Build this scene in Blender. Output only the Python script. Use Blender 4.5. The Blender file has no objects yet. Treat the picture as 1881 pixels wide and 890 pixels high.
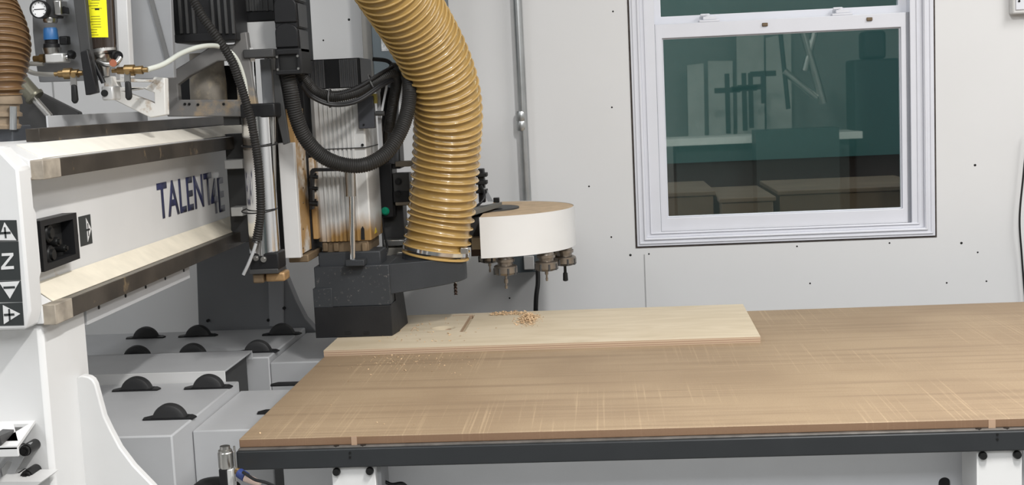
import bpy, bmesh, math, random
from mathutils import Vector, Matrix
random.seed(7)
SC = bpy.context.scene
COL = SC.collection
# ---------------------------------------------------------------- camera, light, exposure
YAW, PIT, ROL, FPX = 0.07146906, 0.11350426, 0.04557757, 2382.0
Rz = Matrix(((math.cos(YAW), -math.sin(YAW), 0), (math.sin(YAW), math.cos(YAW), 0), (0, 0, 1)))
Rx = Matrix(((1, 0, 0), (0, math.cos(-PIT), -math.sin(-PIT)), (0, math.sin(-PIT), math.cos(-PIT))))
Ry = Matrix(((math.cos(ROL), 0, math.sin(ROL)), (0, 1, 0), (-math.sin(ROL), 0, math.cos(ROL))))
M = Rz @ Rx @ Ry                       # columns: right, forward, up
CAM = Vector((0, 0, 1.6))
cam = bpy.data.objects.new('camera', bpy.data.cameras.new('camera'))
COL.objects.link(cam); SC.camera = cam
cam.data.sensor_width = 36; cam.data.lens = 36 * FPX / 1881; cam.data.clip_start = 0.05
r_, f_, u_ = M.col[0], M.col[1], M.col[2]
cam.matrix_world = Matrix(((r_[0], u_[0], -f_[0], CAM[0]), (r_[1], u_[1], -f_[1], CAM[1]), (r_[2], u_[2], -f_[2], CAM[2]), (0, 0, 0, 1)))
SC.view_settings.view_transform = 'Standard'; SC.view_settings.look = 'None'
SC.view_settings.gamma = 1; SC.view_settings.use_curve_mapping = False
SC.view_settings.exposure = -0.14
w = bpy.data.worlds.new('sky'); SC.world = w; w.use_nodes = True
w.node_tree.nodes['Background'].inputs[0].default_value = (0.75, 0.85, 1, 1)
w.node_tree.nodes['Background'].inputs[1].default_value = 2.3
def area(name, loc, size, energy, color, rot=(0, 0, 0)):
    l = bpy.data.lights.new(name, 'AREA'); l.shape = 'RECTANGLE'; l.size, l.size_y = size
    l.energy = energy; l.color = color
    o = bpy.data.objects.new(name, l); COL.objects.link(o); o.location = loc; o.rotation_euler = rot
    return o
area('shop_tube_light', (0.70, 1.40, 3.25), (0.12, 0.7), 100, (1, 0.985, 0.96))
area('shop_tube_light', (2.3, 2.4, 3.3), (0.8, 2.4), 88, (1, 0.985, 0.97))  # added broad fill from the right, lifts the back wall
area('shop_tube_light', (-2.0, 1.0, 3.3), (0.6, 2.4), 46, (0.94, 0.97, 1))  # added soft fill from the left
area('shop_tube_light', (0.5, -0.9, 3.2), (2.6, 1.0), 84, (0.96, 0.98, 1), (math.radians(28), 0, 0))  # added tilted fill from behind the camera

# ---------------------------------------------------------------- helpers
def ray(px, py): return M @ Vector(((px - 940.5) / FPX, 1.0, -(py - 445) / FPX))
def P(px, py, X=None, Y=None, Z=None):          # where the sight line of a photo point meets a plane of the room
    d = ray(px, py)
    t = (X - CAM.x) / d.x if X is not None else (Y - CAM.y) / d.y if Y is not None else (Z - CAM.z) / d.z
    return CAM + d * t
def tag(o, label, cat, group=None, kind=None):
    o['label'] = label; o['category'] = cat
    if group: o['group'] = group
    if kind: o['kind'] = kind
    return o
def thing(name, label, cat, loc, group=None):
    o = bpy.data.objects.new(name, None); COL.objects.link(o); o.location = loc
    o.empty_display_size = 0.05
    return tag(o, label, cat, group)
def origin(o):
    p = Vector((0, 0, 0))
    while o is not None: p += Vector(o.location); o = o.parent
    return p
class MB:
    def __init__(s): s.b = bmesh.new(); s.mi = 0
    def _f(s, vs):
        try:
            f = s.b.faces.new(vs); f.material_index = s.mi; return f
        except ValueError: return None
    def hexa(s, c):                              # 8 corners, bottom loop then top loop
        v = [s.b.verts.new(p) for p in c]
        for q in ((3, 2, 1, 0), (4, 5, 6, 7), (0, 1, 5, 4), (1, 2, 6, 5), (2, 3, 7, 6), (3, 0, 4, 7)): s._f([v[i] for i in q])
        return s
    def box(s, x0, x1, y0, y1, z0, z1):
        return s.hexa([(x0, y0, z0), (x1, y0, z0), (x1, y1, z0), (x0, y1, z0), (x0, y0, z1), (x1, y0, z1), (x1, y1, z1), (x0, y1, z1)])
    def fb(s, a, b, c, d, Y, dep):               # box whose front face spans photo rect a,b,c,d at depth Y
        p0 = P(a, (b + d) / 2, Y=Y); p1 = P(c, (b + d) / 2, Y=Y)
        t = P((a + c) / 2, b, Y=Y).z; bt = P((a + c) / 2, d, Y=Y).z
        return s.box(p0.x, p1.x, Y, Y + dep, bt, t)
    def plate(s, outer, holes, ext):             # planar polygon with holes, pushed along ext
        n0 = set(s.b.faces)
        loops = []
        for lp in [outer] + list(holes):
            vs = [s.b.verts.new(p) for p in lp]
            loops.append([s.b.edges.new((vs[i], vs[(i + 1) % len(vs)])) for i in range(len(vs))])
        es = [e for l in loops for e in l]
        if holes:
            r = bmesh.ops.triangle_fill(s.b, edges=es, use_beauty=True, use_dissolve=False)
            fs = [g for g in r['geom'] if isinstance(g, bmesh.types.BMFace)]
        else:
            vs = [loops[0][i].verts[0] if loops[0][i].verts[0] in loops[0][i - 1].verts else loops[0][i].verts[1] for i in range(len(loops[0]))]
            fs = [s.b.faces.new(vs)]
        r = bmesh.ops.extrude_face_region(s.b, geom=fs)
        nv = [g for g in r['geom'] if isinstance(g, bmesh.types.BMVert)]
        bmesh.ops.translate(s.b, verts=nv, vec=Vector(ext))
        for f in set(s.b.faces) - n0: f.material_index = s.mi
        return s
    def pp(s, pts, holes, Y, dep):               # plate from photo outline at depth Y
        return s.plate([P(x, y, Y=Y) for x, y in pts], [[P(x, y, Y=Y) for x, y in h] for h in holes], (0, dep, 0))
    def px_(s, pts, holes, X, dep):
        return s.plate([P(x, y, X=X) for x, y in pts], [[P(x, y, X=X) for x, y in h] for h in holes], (dep, 0, 0))
    def cyl(s, p0, p1, r0, r1=None, n=24, cap=True):
        return s.lathe(p0, p1, [(0, r0), (1, r0 if r1 is None else r1)], n, cap)
    def lathe(s, p0, p1, prof, n=24, cap=True):  # prof: (fraction along axis, radius)
        p0 = Vector(p0); p1 = Vector(p1); a = (p1 - p0).normalized()
        u = a.orthogonal().normalized(); v = a.cross(u)
        rings = []
        for t, r in prof:
            c = p0.lerp(p1, t)
            rings.append([s.b.verts.new(c + (u * math.cos(2 * math.pi * k / n) + v * math.sin(2 * math.pi * k / n)) * max(r, 1e-5)) for k in range(n)])
        for A, B in zip(rings, rings[1:]):
            for k in range(n): s._f([A[k], A[(k + 1) % n], B[(k + 1) % n], B[k]])
        if cap: s._f(rings[0][::-1]); s._f(rings[-1])
        return s
    def sweep(s, pts, rad, n=16, cap=True):      # rad: number or function(index, total)
        pts = [Vector(p) for p in pts]; N = len(pts)
        T = [(pts[min(i + 1, N - 1)] - pts[max(i - 1, 0)]).normalized() for i in range(N)]
        u = T[0].orthogonal().normalized(); rings = []
        for i in range(N):
            u = (u - T[i] * u.dot(T[i])).normalized(); v = T[i].cross(u)
            r = rad(i, N) if callable(rad) else rad
            rings.append([s.b.verts.new(pts[i] + (u * math.cos(2 * math.pi * k / n) + v * math.sin(2 * math.pi * k / n)) * r) for k in range(n)])
        for A, B in zip(rings, rings[1:]):
            for k in range(n): s._f([A[k], A[(k + 1) % n], B[(k + 1) % n], B[k]])
        if cap: s._f(rings[0][::-1]); s._f(rings[-1])
        return s
    def build(s, name, m, parent=None, bevel=0, smooth=True, ang=38):
        bmesh.ops.recalc_face_normals(s.b, faces=s.b.faces)
        o = origin(parent) if parent else None
        if o is not None: bmesh.ops.translate(s.b, verts=s.b.verts, vec=-o)
        if smooth:
            for f in s.b.faces: f.smooth = True
            for e in s.b.edges:
                if len(e.link_faces) != 2 or e.calc_face_angle(3) > math.radians(ang): e.smooth = False
        me = bpy.data.meshes.new(name); s.b.to_mesh(me); s.b.free()
        for mm in (m if isinstance(m, (list, tuple)) else [m]): me.materials.append(mm)
        ob = bpy.data.objects.new(name, me); COL.objects.link(ob)
        if parent: ob.parent = parent
        if bevel:
            b = ob.modifiers.new('edge', 'BEVEL'); b.width = bevel; b.segments = 2; b.limit_method = 'ANGLE'
            b.angle_limit = math.radians(40)
        return ob
def spline(ctrl, step=0.004):
    c = [Vector(p) for p in ctrl]; c = [c[0] * 2 - c[1]] + c + [c[-1] * 2 - c[-2]]; raw = []
    for i in range(1, len(c) - 2):
        p0, p1, p2, p3 = c[i - 1:i + 3]
        for k in range(40):
            t = k / 40
            raw.append(0.5 * ((2 * p1) + (p2 - p0) * t + (2 * p0 - 5 * p1 + 4 * p2 - p3) * t * t + (3 * p1 - p0 - 3 * p2 + p3) * t ** 3))
    raw.append(c[-2]); out = [raw[0]]; acc = 0
    for a, b in zip(raw, raw[1:]):
        L = (b - a).length; pos = step - acc
        while pos <= L: out.append(a.lerp(b, pos / L)); pos += step
        acc = (acc + L) % step if L + acc >= step else acc + L
    return out
def pts(*l): return [P(x, y, Y=Y) for x, y, Y in l]
def corr(path, R, name, m, parent=None, pitch=0.006, amp=0.0016, n=18):
    sp = spline(path, pitch / 4); b = MB()
    b.sweep(sp, lambda i, N: R - amp * (0, .6, 1, .6)[i % 4] * 1.3, n)
    return b.build(name, m, parent, ang=80)
def copy_tree(o, loc=None, parent=None):
    c = o.copy(); COL.objects.link(c)
    if parent: c.parent = parent
    if loc is not None: c.location = loc
    for ch in list(o.children): copy_tree(ch, None, c)
    return c

# ---------------------------------------------------------------- materials
def mat(name, col, rough=0.5, metal=0.0, var=0.06, vs=9.0, stain=None, sthr=0.6, ss=6.0, bump=0.0, bs=200, trans=0, coat=0):
    m = bpy.data.materials.new(name); m.use_nodes = True; nt = m.node_tree; N = nt.nodes; L = nt.links
    b = N['Principled BSDF']; b.inputs['Roughness'].default_value = rough; b.inputs['Metallic'].default_value = metal
    tc = N.new('ShaderNodeTexCoord'); n = N.new('ShaderNodeTexNoise'); n.inputs['Scale'].default_value = vs; n.inputs['Detail'].default_value = 4
    L.new(tc.outputs['Object'], n.inputs['Vector'])
    r = N.new('ShaderNodeMapRange'); r.inputs[1].default_value = .3; r.inputs[2].default_value = .7
    r.inputs[3].default_value = 1 - var; r.inputs[4].default_value = 1 + var; L.new(n.outputs[0], r.inputs[0])
    mx = N.new('ShaderNodeVectorMath'); mx.operation = 'SCALE'; mx.inputs[0].default_value = col; L.new(r.outputs[0], mx.inputs['Scale'])
    out = mx.outputs[0]
    if stain:
        n2 = N.new('ShaderNodeTexNoise'); n2.inputs['Scale'].default_value = ss; n2.inputs['Detail'].default_value = 6; n2.inputs['Roughness'].default_value = .65
        L.new(tc.outputs['Object'], n2.inputs['Vector'])
        r2 = N.new('ShaderNodeMapRange'); r2.inputs[1].default_value = sthr; r2.inputs[2].default_value = sthr + .1; L.new(n2.outputs[0], r2.inputs[0])
        mm = N.new('ShaderNodeMix'); mm.data_type = 'RGBA'; L.new(r2.outputs[0], mm.inputs[0]); L.new(out, mm.inputs[6]); mm.inputs[7].default_value = (*stain, 1)
        out = mm.outputs[2]
    L.new(out, b.inputs['Base Color'])
    if bump:
        n3 = N.new('ShaderNodeTexNoise'); n3.inputs['Scale'].default_value = bs; L.new(tc.outputs['Object'], n3.inputs['Vector'])
        bp = N.new('ShaderNodeBump'); bp.inputs['Strength'].default_value = bump; bp.inputs['Distance'].default_value = .002
        L.new(n3.outputs[0], bp.inputs['Height']); L.new(bp.outputs[0], b.inputs['Normal'])
    if trans: b.inputs['Transmission Weight'].default_value = trans
    if coat: b.inputs['Coat Weight'].default_value = coat
    return m
TAN = (0.50, 0.33, 0.17)
wallm = mat('white_wall_panel', (0.67, 0.67, 0.67), 0.45, var=.015, vs=2)
wht = mat('white_enamel', (0.67, 0.667, 0.66), 0.38, var=.02)
whtd = mat('dusty_white_enamel', (0.74, 0.73, 0.70), 0.42, var=.02, stain=(0.36, 0.24, 0.13), sthr=.50, ss=11)
cream = mat('sawdust_covered_enamel', (0.72, 0.66, 0.54), 0.8, var=.06, vs=25)
bluw = mat('pale_grey_enamel', (0.47, 0.475, 0.485), 0.4, var=.03)
grym = mat('grey_sheet_metal', (0.31, 0.315, 0.325), 0.45, var=.04)
dgry = mat('dark_grey_metal', (0.050, 0.050, 0.050), 0.5, var=.1)
legm = mat('slate_grey_paint', (0.20, 0.205, 0.215), 0.5, var=.03)
chg = mat('charcoal_paint', (0.034, 0.037, 0.041), 0.45, var=.08, bump=.3, bs=500)
chgd = mat('speckled_charcoal_paint', (0.038, 0.041, 0.045), 0.45, var=.05, stain=(.15, .14, .13), sthr=.60, ss=110)
blk = mat('black_plastic', (0.012, 0.012, 0.013), 0.42, var=.1)
rub = mat('black_rubber', (0.014, 0.014, 0.014), 0.55, var=.1)
cond = mat('dusty_black_conduit', (0.022, 0.021, 0.020), 0.5, var=.2, vs=30, stain=(.10, .085, .07), sthr=.66, ss=20)
rail = mat('greasy_rail_steel', (0.060, 0.050, 0.040), 0.32, .3, var=.45, vs=9, stain=(0.26, 0.19, 0.11), sthr=.62, ss=14)
chrm = mat('polished_chrome', (0.75, 0.75, 0.75), 0.12, 1.0, var=.02)
stl = mat('brushed_steel', (0.50, 0.49, 0.47), 0.3, 1.0, var=.06)
alu = mat('dusty_aluminium', (0.60, 0.60, 0.59), 0.4, .35, var=.04)
brs = mat('brass', (0.27, 0.18, 0.08), 0.35, .8, var=.15, vs=60)
cop = mat('copper', (0.55, 0.2, 0.12), 0.35, .7)
ylw = mat('yellow_label', (0.85, 0.80, 0.02), 0.25, var=.02)
ylb = mat('label_print', (0.25, 0.23, 0.02), 0.3)
blu = mat('blue_knob_plastic', (0.03, 0.13, 0.33), 0.4)
dial = mat('white_dial', (0.8, 0.8, 0.8), 0.3)
grn = mat('green_button', (0.0, 0.22, 0.12), 0.3)
deco = mat('dark_decal', (0.030, 0.034, 0.034), 0.4)
txtm = mat('navy_lettering', (0.035, 0.04, 0.10), 0.35, var=.2)
frm = mat('table_rail_paint', (0.026, 0.028, 0.030), 0.4, var=.06)
frmt = mat('worn_steel_edge', (0.13, 0.12, 0.11), 0.45, .4, var=.3, vs=30)
vinl = mat('white_vinyl', (0.68, 0.69, 0.74), 0.35, var=.02)
vind = mat('vinyl_shadow_groove', (0.22, 0.23, 0.26), 0.5)  # darker grey vinyl of the weatherstrip
galv = mat('galvanised_steel', (0.42, 0.43, 0.43), 0.33, .85, var=.12, vs=14)
boxm = mat('blue_grey_box_paint', (0.10, 0.125, 0.14), 0.45, var=.03)
caulk = mat('dark_gap', (0.05, 0.04, 0.035), 0.9, var=.4, vs=40)
chipm = mat('wood_chip', (0.60, 0.42, 0.25), 0.85, var=.35, vs=150)
tanm = mat('sawdust_layer', (0.50, 0.37, 0.24), 0.9, var=.12, vs=30)
resin = mat('resin_stained_enamel', (0.62, 0.60, 0.56), 0.35, var=.04, stain=(0.36, 0.22, 0.09), sthr=.40, ss=7)
brwn = mat('resin_stained_casting', (0.15, 0.105, 0.06), 0.6, .2, var=.3, vs=20)
skirtm = mat('black_rubber_skirt', (0.014, 0.014, 0.015), 0.5, var=.15, bump=.5, bs=30)
hosem = mat('amber_hose_wall', (0.35, 0.220, 0.064), 0.33, var=.08, vs=12, coat=.3)
hosr = mat('amber_hose_rib', (0.47, 0.305, 0.105), 0.22, var=.06, vs=12, coat=.5)
hosd = mat('brown_hose_wall', (0.15, 0.08, 0.033), 0.4, var=.12, vs=12)
hosdr = mat('brown_hose_rib', (0.20, 0.12, 0.055), 0.3, var=.1)
boltm = mat('black_oxide_bolt', (0.02, 0.02, 0.02), 0.35, .5)

for m_ in (blk, chg, chgd, dgry, rub, skirtm, cond, boltm, frm): m_.node_tree.nodes['Principled BSDF'].inputs['Specular IOR Level'].default_value = .28
def spoil_mat():
    m = bpy.data.materials.new('scored_mdf'); m.use_nodes = True; nt = m.node_tree; N = nt.nodes; L = nt.links
    b = N['Principled BSDF']; b.inputs['Roughness'].default_value = .62
    tc = N.new('ShaderNodeTexCoord')
    def noise(sx, sy, sc, det=3, off=0):
        mp = N.new('ShaderNodeMapping'); mp.inputs['Scale'].default_value = (sx, sy, 1); mp.inputs['Location'].default_value = (off, off, 0)
        L.new(tc.outputs['Object'], mp.inputs[0]); n = N.new('ShaderNodeTexNoise'); n.inputs['Scale'].default_value = sc; n.inputs['Detail'].default_value = det
        L.new(mp.outputs[0], n.inputs[0]); return n.outputs[0]
    def rng(s, a, c, lo=0, hi=1):
        r = N.new('ShaderNodeMapRange'); r.inputs[1].default_value = a; r.inputs[2].default_value = c; r.inputs[3].default_value = lo; r.inputs[4].default_value = hi
        L.new(s, r.inputs[0]); return r.outputs[0]
    def mul(a, c):
        x = N.new('ShaderNodeMath'); x.operation = 'MULTIPLY'; L.new(a, x.inputs[0])
        if isinstance(c, float): x.inputs[1].default_value = c
        else: L.new(c, x.inputs[1])
        return x.outputs[0]
    def mix(f, a, c):
        x = N.new('ShaderNodeMix'); x.data_type = 'RGBA'; L.new(f, x.inputs[0])
        if isinstance(a, tuple): x.inputs[6].default_value = (*a, 1)
        else: L.new(a, x.inputs[6])
        x.inputs[7].default_value = (*c, 1); return x.outputs[2]
    base = mix(rng(noise(1, 1, 3, 5), .35, .65), (0.272, 0.193, 0.117), (0.330, 0.241, 0.149))
    base = mix(mul(rng(noise(.9, 26, 1.6, 4, 5), .5, .66), .55), base, (0.205, 0.140, 0.085))      # long bands along the table
    lx = mul(rng(noise(1.6, 210, 1, 3, 2), .58, .68), rng(noise(1, 1, 2.2, 3, 9), .42, .58))
    ly = mul(rng(noise(190, 1.6, 1, 3, 4), .58, .68), rng(noise(1, 1, 2.2, 3, 3), .44, .58))
    base = mix(mul(lx, .42), base, (0.50, 0.37, 0.23)); base = mix(mul(ly, .42), base, (0.50, 0.37, 0.23))
    dk = mul(rng(noise(2.5, 150, 1, 2, 7), .66, .70), rng(noise(1, 1, 2.2, 2, 13), .5, .58))
    base = mix(mul(dk, .5), base, (0.20, 0.12, 0.06))
    base = mix(mul(rng(noise(1, 1, 300, 2), .52, .7), .45), base, (0.22, 0.13, 0.08))
    # cut edge is coarser and darker
    g = N.new('ShaderNodeNewGeometry'); sp = N.new('ShaderNodeSeparateXYZ'); L.new(g.outputs['Normal'], sp.inputs[0])
    e = N.new('ShaderNodeMath'); e.operation = 'LESS_THAN'; L.new(sp.outputs[2], e.inputs[0]); e.inputs[1].default_value = .35
    base = mix(mul(e.outputs[0], .8), base, (0.18, 0.098, 0.055))
    L.new(base, b.inputs['Base Color'])
    bp = N.new('ShaderNodeBump'); bp.inputs['Strength'].default_value = .25; bp.inputs['Distance'].default_value = .001
    L.new(lx, bp.inputs['Height']); L.new(bp.outputs[0], b.inputs['Normal'])
    return m
def ply_mat():
    m = bpy.data.materials.new('birch_plywood'); m.use_nodes = True; nt = m.node_tree; N = nt.nodes; L = nt.links
    b = N['Principled BSDF']; b.inputs['Roughness'].default_value = .6
    tc = N.new('ShaderNodeTexCoord'); mp = N.new('ShaderNodeMapping'); mp.inputs['Scale'].default_value = (1, 3.5, 1); L.new(tc.outputs['Object'], mp.inputs[0])
    n = N.new('ShaderNodeTexNoise'); n.inputs['Scale'].default_value = 4; n.inputs['Detail'].default_value = 6; n.inputs['Distortion'].default_value = 1.2; L.new(mp.outputs[0], n.inputs[0])
    c = N.new('ShaderNodeValToRGB'); e = c.color_ramp.elements; e[0].position = .3; e[0].color = (0.52, 0.43, 0.30, 1); e[1].position = .62; e[1].color = (0.60, 0.51, 0.375, 1)
    L.new(n.outputs[0], c.inputs[0])
    sp = N.new('ShaderNodeSeparateXYZ'); L.new(tc.outputs['Object'], sp.inputs[0])
    r = N.new('ShaderNodeMapRange'); r.inputs[1].default_value = 0; r.inputs[2].default_value = .017; L.new(sp.outputs[2], r.inputs[0])
    c2 = N.new('ShaderNodeValToRGB'); c2.color_ramp.interpolation = 'CONSTANT'; el = c2.color_ramp.elements
    bands = [(0, (.44, .33, .23)), (.16, (.33, .22, .15)), (.32, (.48, .36, .25)), (.5, (.32, .21, .14)), (.66, (.50, .38, .27)), (.84, (.35, .25, .17)), (.93, (.60, .49, .35))]
    el[0].position = 0; el[0].color = (*bands[0][1], 1); el[1].position = bands[1][0]; el[1].color = (*bands[1][1], 1)
    for p_, q_ in bands[2:]:
        x = el.new(p_); x.color = (*q_, 1)
    L.new(r.outputs[0], c2.inputs[0])
    g = N.new('ShaderNodeNewGeometry'); s2 = N.new('ShaderNodeSeparateXYZ'); L.new(g.outputs['Normal'], s2.inputs[0])
    lt = N.new('ShaderNodeMath'); lt.operation = 'LESS_THAN'; L.new(s2.outputs[2], lt.inputs[0]); lt.inputs[1].default_value = .5
    mx = N.new('ShaderNodeMix'); mx.data_type = 'RGBA'; L.new(lt.outputs[0], mx.inputs[0]); L.new(c.outputs[0], mx.inputs[6]); L.new(c2.outputs[0], mx.inputs[7])
    L.new(mx.outputs[2], b.inputs['Base Color'])
    return m
def glass_mat(refl=.16):
    m = bpy.data.materials.new('window_glass'); m.use_nodes = True; nt = m.node_tree; N = nt.nodes; L = nt.links
    N.remove(N['Principled BSDF']); t = N.new('ShaderNodeBsdfTransparent'); t.inputs[0].default_value = (.85, .86, .84, 1)
    g = N.new('ShaderNodeBsdfGlossy'); g.inputs['Roughness'].default_value = .012; g.inputs[0].default_value = (.92, 1, .97, 1)
    x = N.new('ShaderNodeMixShader'); x.inputs[0].default_value = refl
    L.new(t.outputs[0], x.inputs[1]); L.new(g.outputs[0], x.inputs[2]); L.new(x.outputs[0], N['Material Output'].inputs[0])
    return m

def struct(name, mb, m, **k):
    o = mb.build(name, m, None, **k); o['kind'] = 'structure'; return o
# ---------------------------------------------------------------- the room
WY = 4.7
WX0, WX1 = 0.119, 1.180; WZ0, WZ1 = 1.031, 2.62
RX0, RX1, RY0, CZ = -3.4, 4.6, -3.8, 3.45
b = MB(); b.plate([(RX0, WY, 0), (RX1, WY, 0), (RX1, WY, CZ), (RX0, WY, CZ)], [[(WX0, WY, WZ0), (WX1, WY, WZ0), (WX1, WY, WZ1), (WX0, WY, WZ1)]], (0, .14, 0))
struct('wall_back', b, wallm, smooth=False)
struct('wall_left', MB().box(RX0 - .1, RX0, RY0, WY + .14, 0, CZ), wallm)
struct('wall_right', MB().box(RX1, RX1 + .1, RY0, WY + .14, 0, CZ), wallm)
struct('wall_front', MB().box(RX0 - .1, RX1 + .1, RY0 - .1, RY0, 0, CZ), mat('front_wall_paint', (.42, .43, .42), .6))
struct('ceiling', MB().box(RX0 - .1, RX1 + .1, RY0 - .1, WY + .14, CZ, CZ + .1), mat('ceiling_paint', (.74, .74, .74), .8))
struct('floor', MB().box(RX0 - .1, RX1 + .1, RY0 - .1, WY + .14, -.1, 0), mat('concrete', (.30, .30, .29), .7, var=.1, vs=3))
# wall panel joints (shallow cover strips) and screw heads
seam = mat('panel_joint', (.36, .36, .36), .8)
xs = P(1185, 510, Y=WY).x
struct('trim_1', MB().box(xs - .0018, xs + .0018, WY - .0015, WY + .001, 0, WZ0 - .03), seam)
xs2 = P(98, 168, Y=WY).x
struct('trim_2', MB().box(xs2 - .003, xs2 + .003, WY - .0015, WY + .001, 0, CZ), seam)
xs3 = P(1131, 330, Y=WY).x
WHERE = ['between energy chain and amber hose, the larger upper one', 'between energy chain and amber hose, the tiny lower one', 'left of the window near the top edge', 'left of the window, level with the pane middle',
    'right of the window, level with the pane bottom', 'below right of the window, the largest one', 'below right of the window, just under the largest one', 'at the lower left window corner, left of the panel joint',
    'at the lower left window corner, right of the panel joint', 'centred just under the window frame', 'under the right part of the window frame', 'low right of the window, left one of the lowest pair',
    'low right of the window, right one of the lowest pair', 'low down under the window left half', 'left of the lower left window corner', 'under the tool holders beside the black cable', 'right of the tool changer guard']
for i, (x, y) in enumerate([(641, 36), (594, 74), (1126, 21), (1124, 197), (1791, 303), (1766, 446), (1796, 463), (1158, 468), (1192, 466), (1464, 452), (1634, 446), (1739, 519), (1812, 516), (1488, 520), (1123, 435), (936, 547), (1082, 342)]):
    p = P(x, y, Y=WY); r = .0042 if i in (4, 5, 7, 0) else .003
    o = MB().lathe((p.x, WY + .001, p.z), (p.x, WY - .0015, p.z), [(0, r * 1.1), (.5, r * 1.1), (1, r * .5)], 10).build('wall_screw', boltm)
    tag(o, 'dark screw head ' + WHERE[i].replace(', the', ','), 'screw', 'screw heads in the white wall panels')

# window_1
SX0, SX1 = P(1207, 240, Y=WY + .03).x, P(1672, 240, Y=WY + .03).x
win = bpy.data.objects.new('window_1', None); COL.objects.link(win); win.location = (WX0, WY, WZ0); win['kind'] = 'structure'
def ring(mbd, x0, x1, z0, z1, wl, wr, wb, wt, y0, y1):
    mbd.plate([(x0, y0, z0), (x1, y0, z0), (x1, y0, z1), (x0, y0, z1)], [[(x0 + wl, y0, z0 + wb), (x1 - wr, y0, z0 + wb), (x1 - wr, y0, z1 - wt), (x0 + wl, y0, z1 - wt)]], (0, y1 - y0, 0))
g = .006
b = MB(); ring(b, WX0 - g, WX1 + g, WZ0 - g, WZ1 + g, g + .004, g + .004, g + .004, g + .004, WY - .002, WY + .02); b.build('sealant_gap', caulk, win)
b = MB(); ring(b, WX0, WX1, WZ0, WZ1, .036, .036, .030, .036, WY - .006, WY + .12)
ring(b, WX0 + .008, WX1 - .008, WZ0 + .008, WZ1 - .008, .006, .006, .006, .006, WY - .010, WY - .006)
ring(b, WX0 + .026, WX1 - .026, WZ0 + .022, WZ1 - .026, .007, .007, .006, .006, WY - .011, WY - .006)
ring(b, WX0 + .036, WX1 - .036, WZ0 + .030, WZ1 - .036, SX0 + .002 - WX0 - .036, WX1 - .036 - SX1 + .002, .018, .03, WY + .008, WY + .12)
ring(b, WX0 + .050, WX1 - .052, WZ0 + .042, WZ1 - .05, .005, .005, .005, .005, WY + .003, WY + .008)
b.build('window_frame', vinl, win, bevel=.0015)
sz0 = WZ0 + .046; szm = P(1430, 62, Y=WY + .03).z; szt = P(1430, 34, Y=WY + .03).z
b = MB(); ring(b, SX0, SX1, sz0, szt, .028, .030, .052, szt - szm - .003, WY + .024, WY + .055)
ring(b, SX0 + .028, SX1 - .03, sz0 + .052, szm + .003, .004, .004, .004, .004, WY + .034, WY + .05)
lower = b.build('lower_sash', vinl, win, bevel=.002)
b = MB(); b.box(SX0 + .027, SX1 - .029, WY + .0405, WY + .0455, sz0 + .05, szm + .008); b.build('pane', glass_mat(), lower)
b = MB(); b.box(SX0 - .0, SX0 + .004, WY + .020, WY + .06, sz0, szt); b.box(SX1 - .012, SX1 + .001, WY + .020, WY + .023, sz0, szt); b.box(SX0, SX1, WY + .018, WY + .024, sz0 - .004, sz0 + .002)
b.build('weatherstrip', vind, win)
b = MB(); ring(b, SX0, SX1, szt - .012, WZ1 - .04, .028, .030, .04, .04, WY + .062, WY + .095); up = b.build('upper_sash', vinl, win, bevel=.002)
b = MB(); b.box(SX0 + .027, SX1 - .029, WY + .076, WY + .081, szt + .02, WZ1 - .07); b.build('pane', glass_mat(), up)
for x, y in ((1302, 22), (1546, 8)):
    p = P(x, y + 7, Y=WY + .04); q = MB()
    q.box(p.x - .036, p.x + .036, WY + .026, WY + .056, szt, szt + .008); q.box(p.x - .022, p.x + .026, WY + .03, WY + .052, szt + .008, szt + .020)
    q.cyl((p.x - .004, WY + .041, szt + .018), (p.x - .004, WY + .041, szt + .028), .010, n=16); q.box(p.x - .03, p.x + .002, WY + .034, WY + .046, szt + .022, szt + .030)
    q.build('sash_lock', vinl, win, bevel=.002)
for x, y in ((1405, 45), (1597, 35)):
    p = P(x, y, Y=WY + .022); MB().box(p.x - .010, p.x + .010, WY + .016, WY + .026, p.z - .006, p.z + .006).build('rusty_clip', brwn, win, bevel=.002)

# outside the window
teal = mat('teal_cladding', (0.062, 0.185, 0.165), .6, var=.12, vs=.8)
dkbr = mat('dark_brown_boards', (0.07, 0.042, 0.032), .8, var=.2, vs=4)
zt = P(1430, 292, Y=6.2).z
t = thing('neighbouring_shed', 'teal clad shed with dark brown base seen through the window', 'building', (1, 6.2, 0))
MB().box(-2.5, 5, 6.2, 6.3, zt, 3.8).build('wall', teal, t)
MB().box(-2.5, 5, 6.23, 6.33, .0, zt).build('plinth', dkbr, t)
struct('ground_outside', MB().box(-4, 7, WY + .14, 9, -.12, -.02), mat('outside_ground', (.12, .1, .08), .9))
cardb = mat('weathered_plywood', (0.21, 0.14, 0.085), .8, var=.15, vs=5)
z1 = P(1430, 342, Y=6.1).z
def crate(x0, x1, y0, y1, z, lab):
    o = thing('storage_crate', lab, 'crate', ((x0 + x1) / 2, (y0 + y1) / 2, -.02), 'crates outside the window')
    MB().box(x0, x1, y0, y1, -.02, z - .02).build('body', cardb, o, bevel=.004)
    MB().box(x0 - .01, x1 + .01, y0 - .01, y1 + .01, z - .02, z).build('lid', cardb, o, bevel=.004)
crate(P(1195, 350, Y=5.5).x, P(1310, 350, Y=5.5).x, 5.5, 6.1, P(1260, 352, Y=5.5).z, 'brown crate outside the window, leftmost')
crate(P(1325, 350, Y=5.4).x, P(1420, 350, Y=5.4).x, 5.4, 6.0, P(1370, 362, Y=5.4).z, 'lower brown crate outside the window, between the two taller ones')
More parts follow.
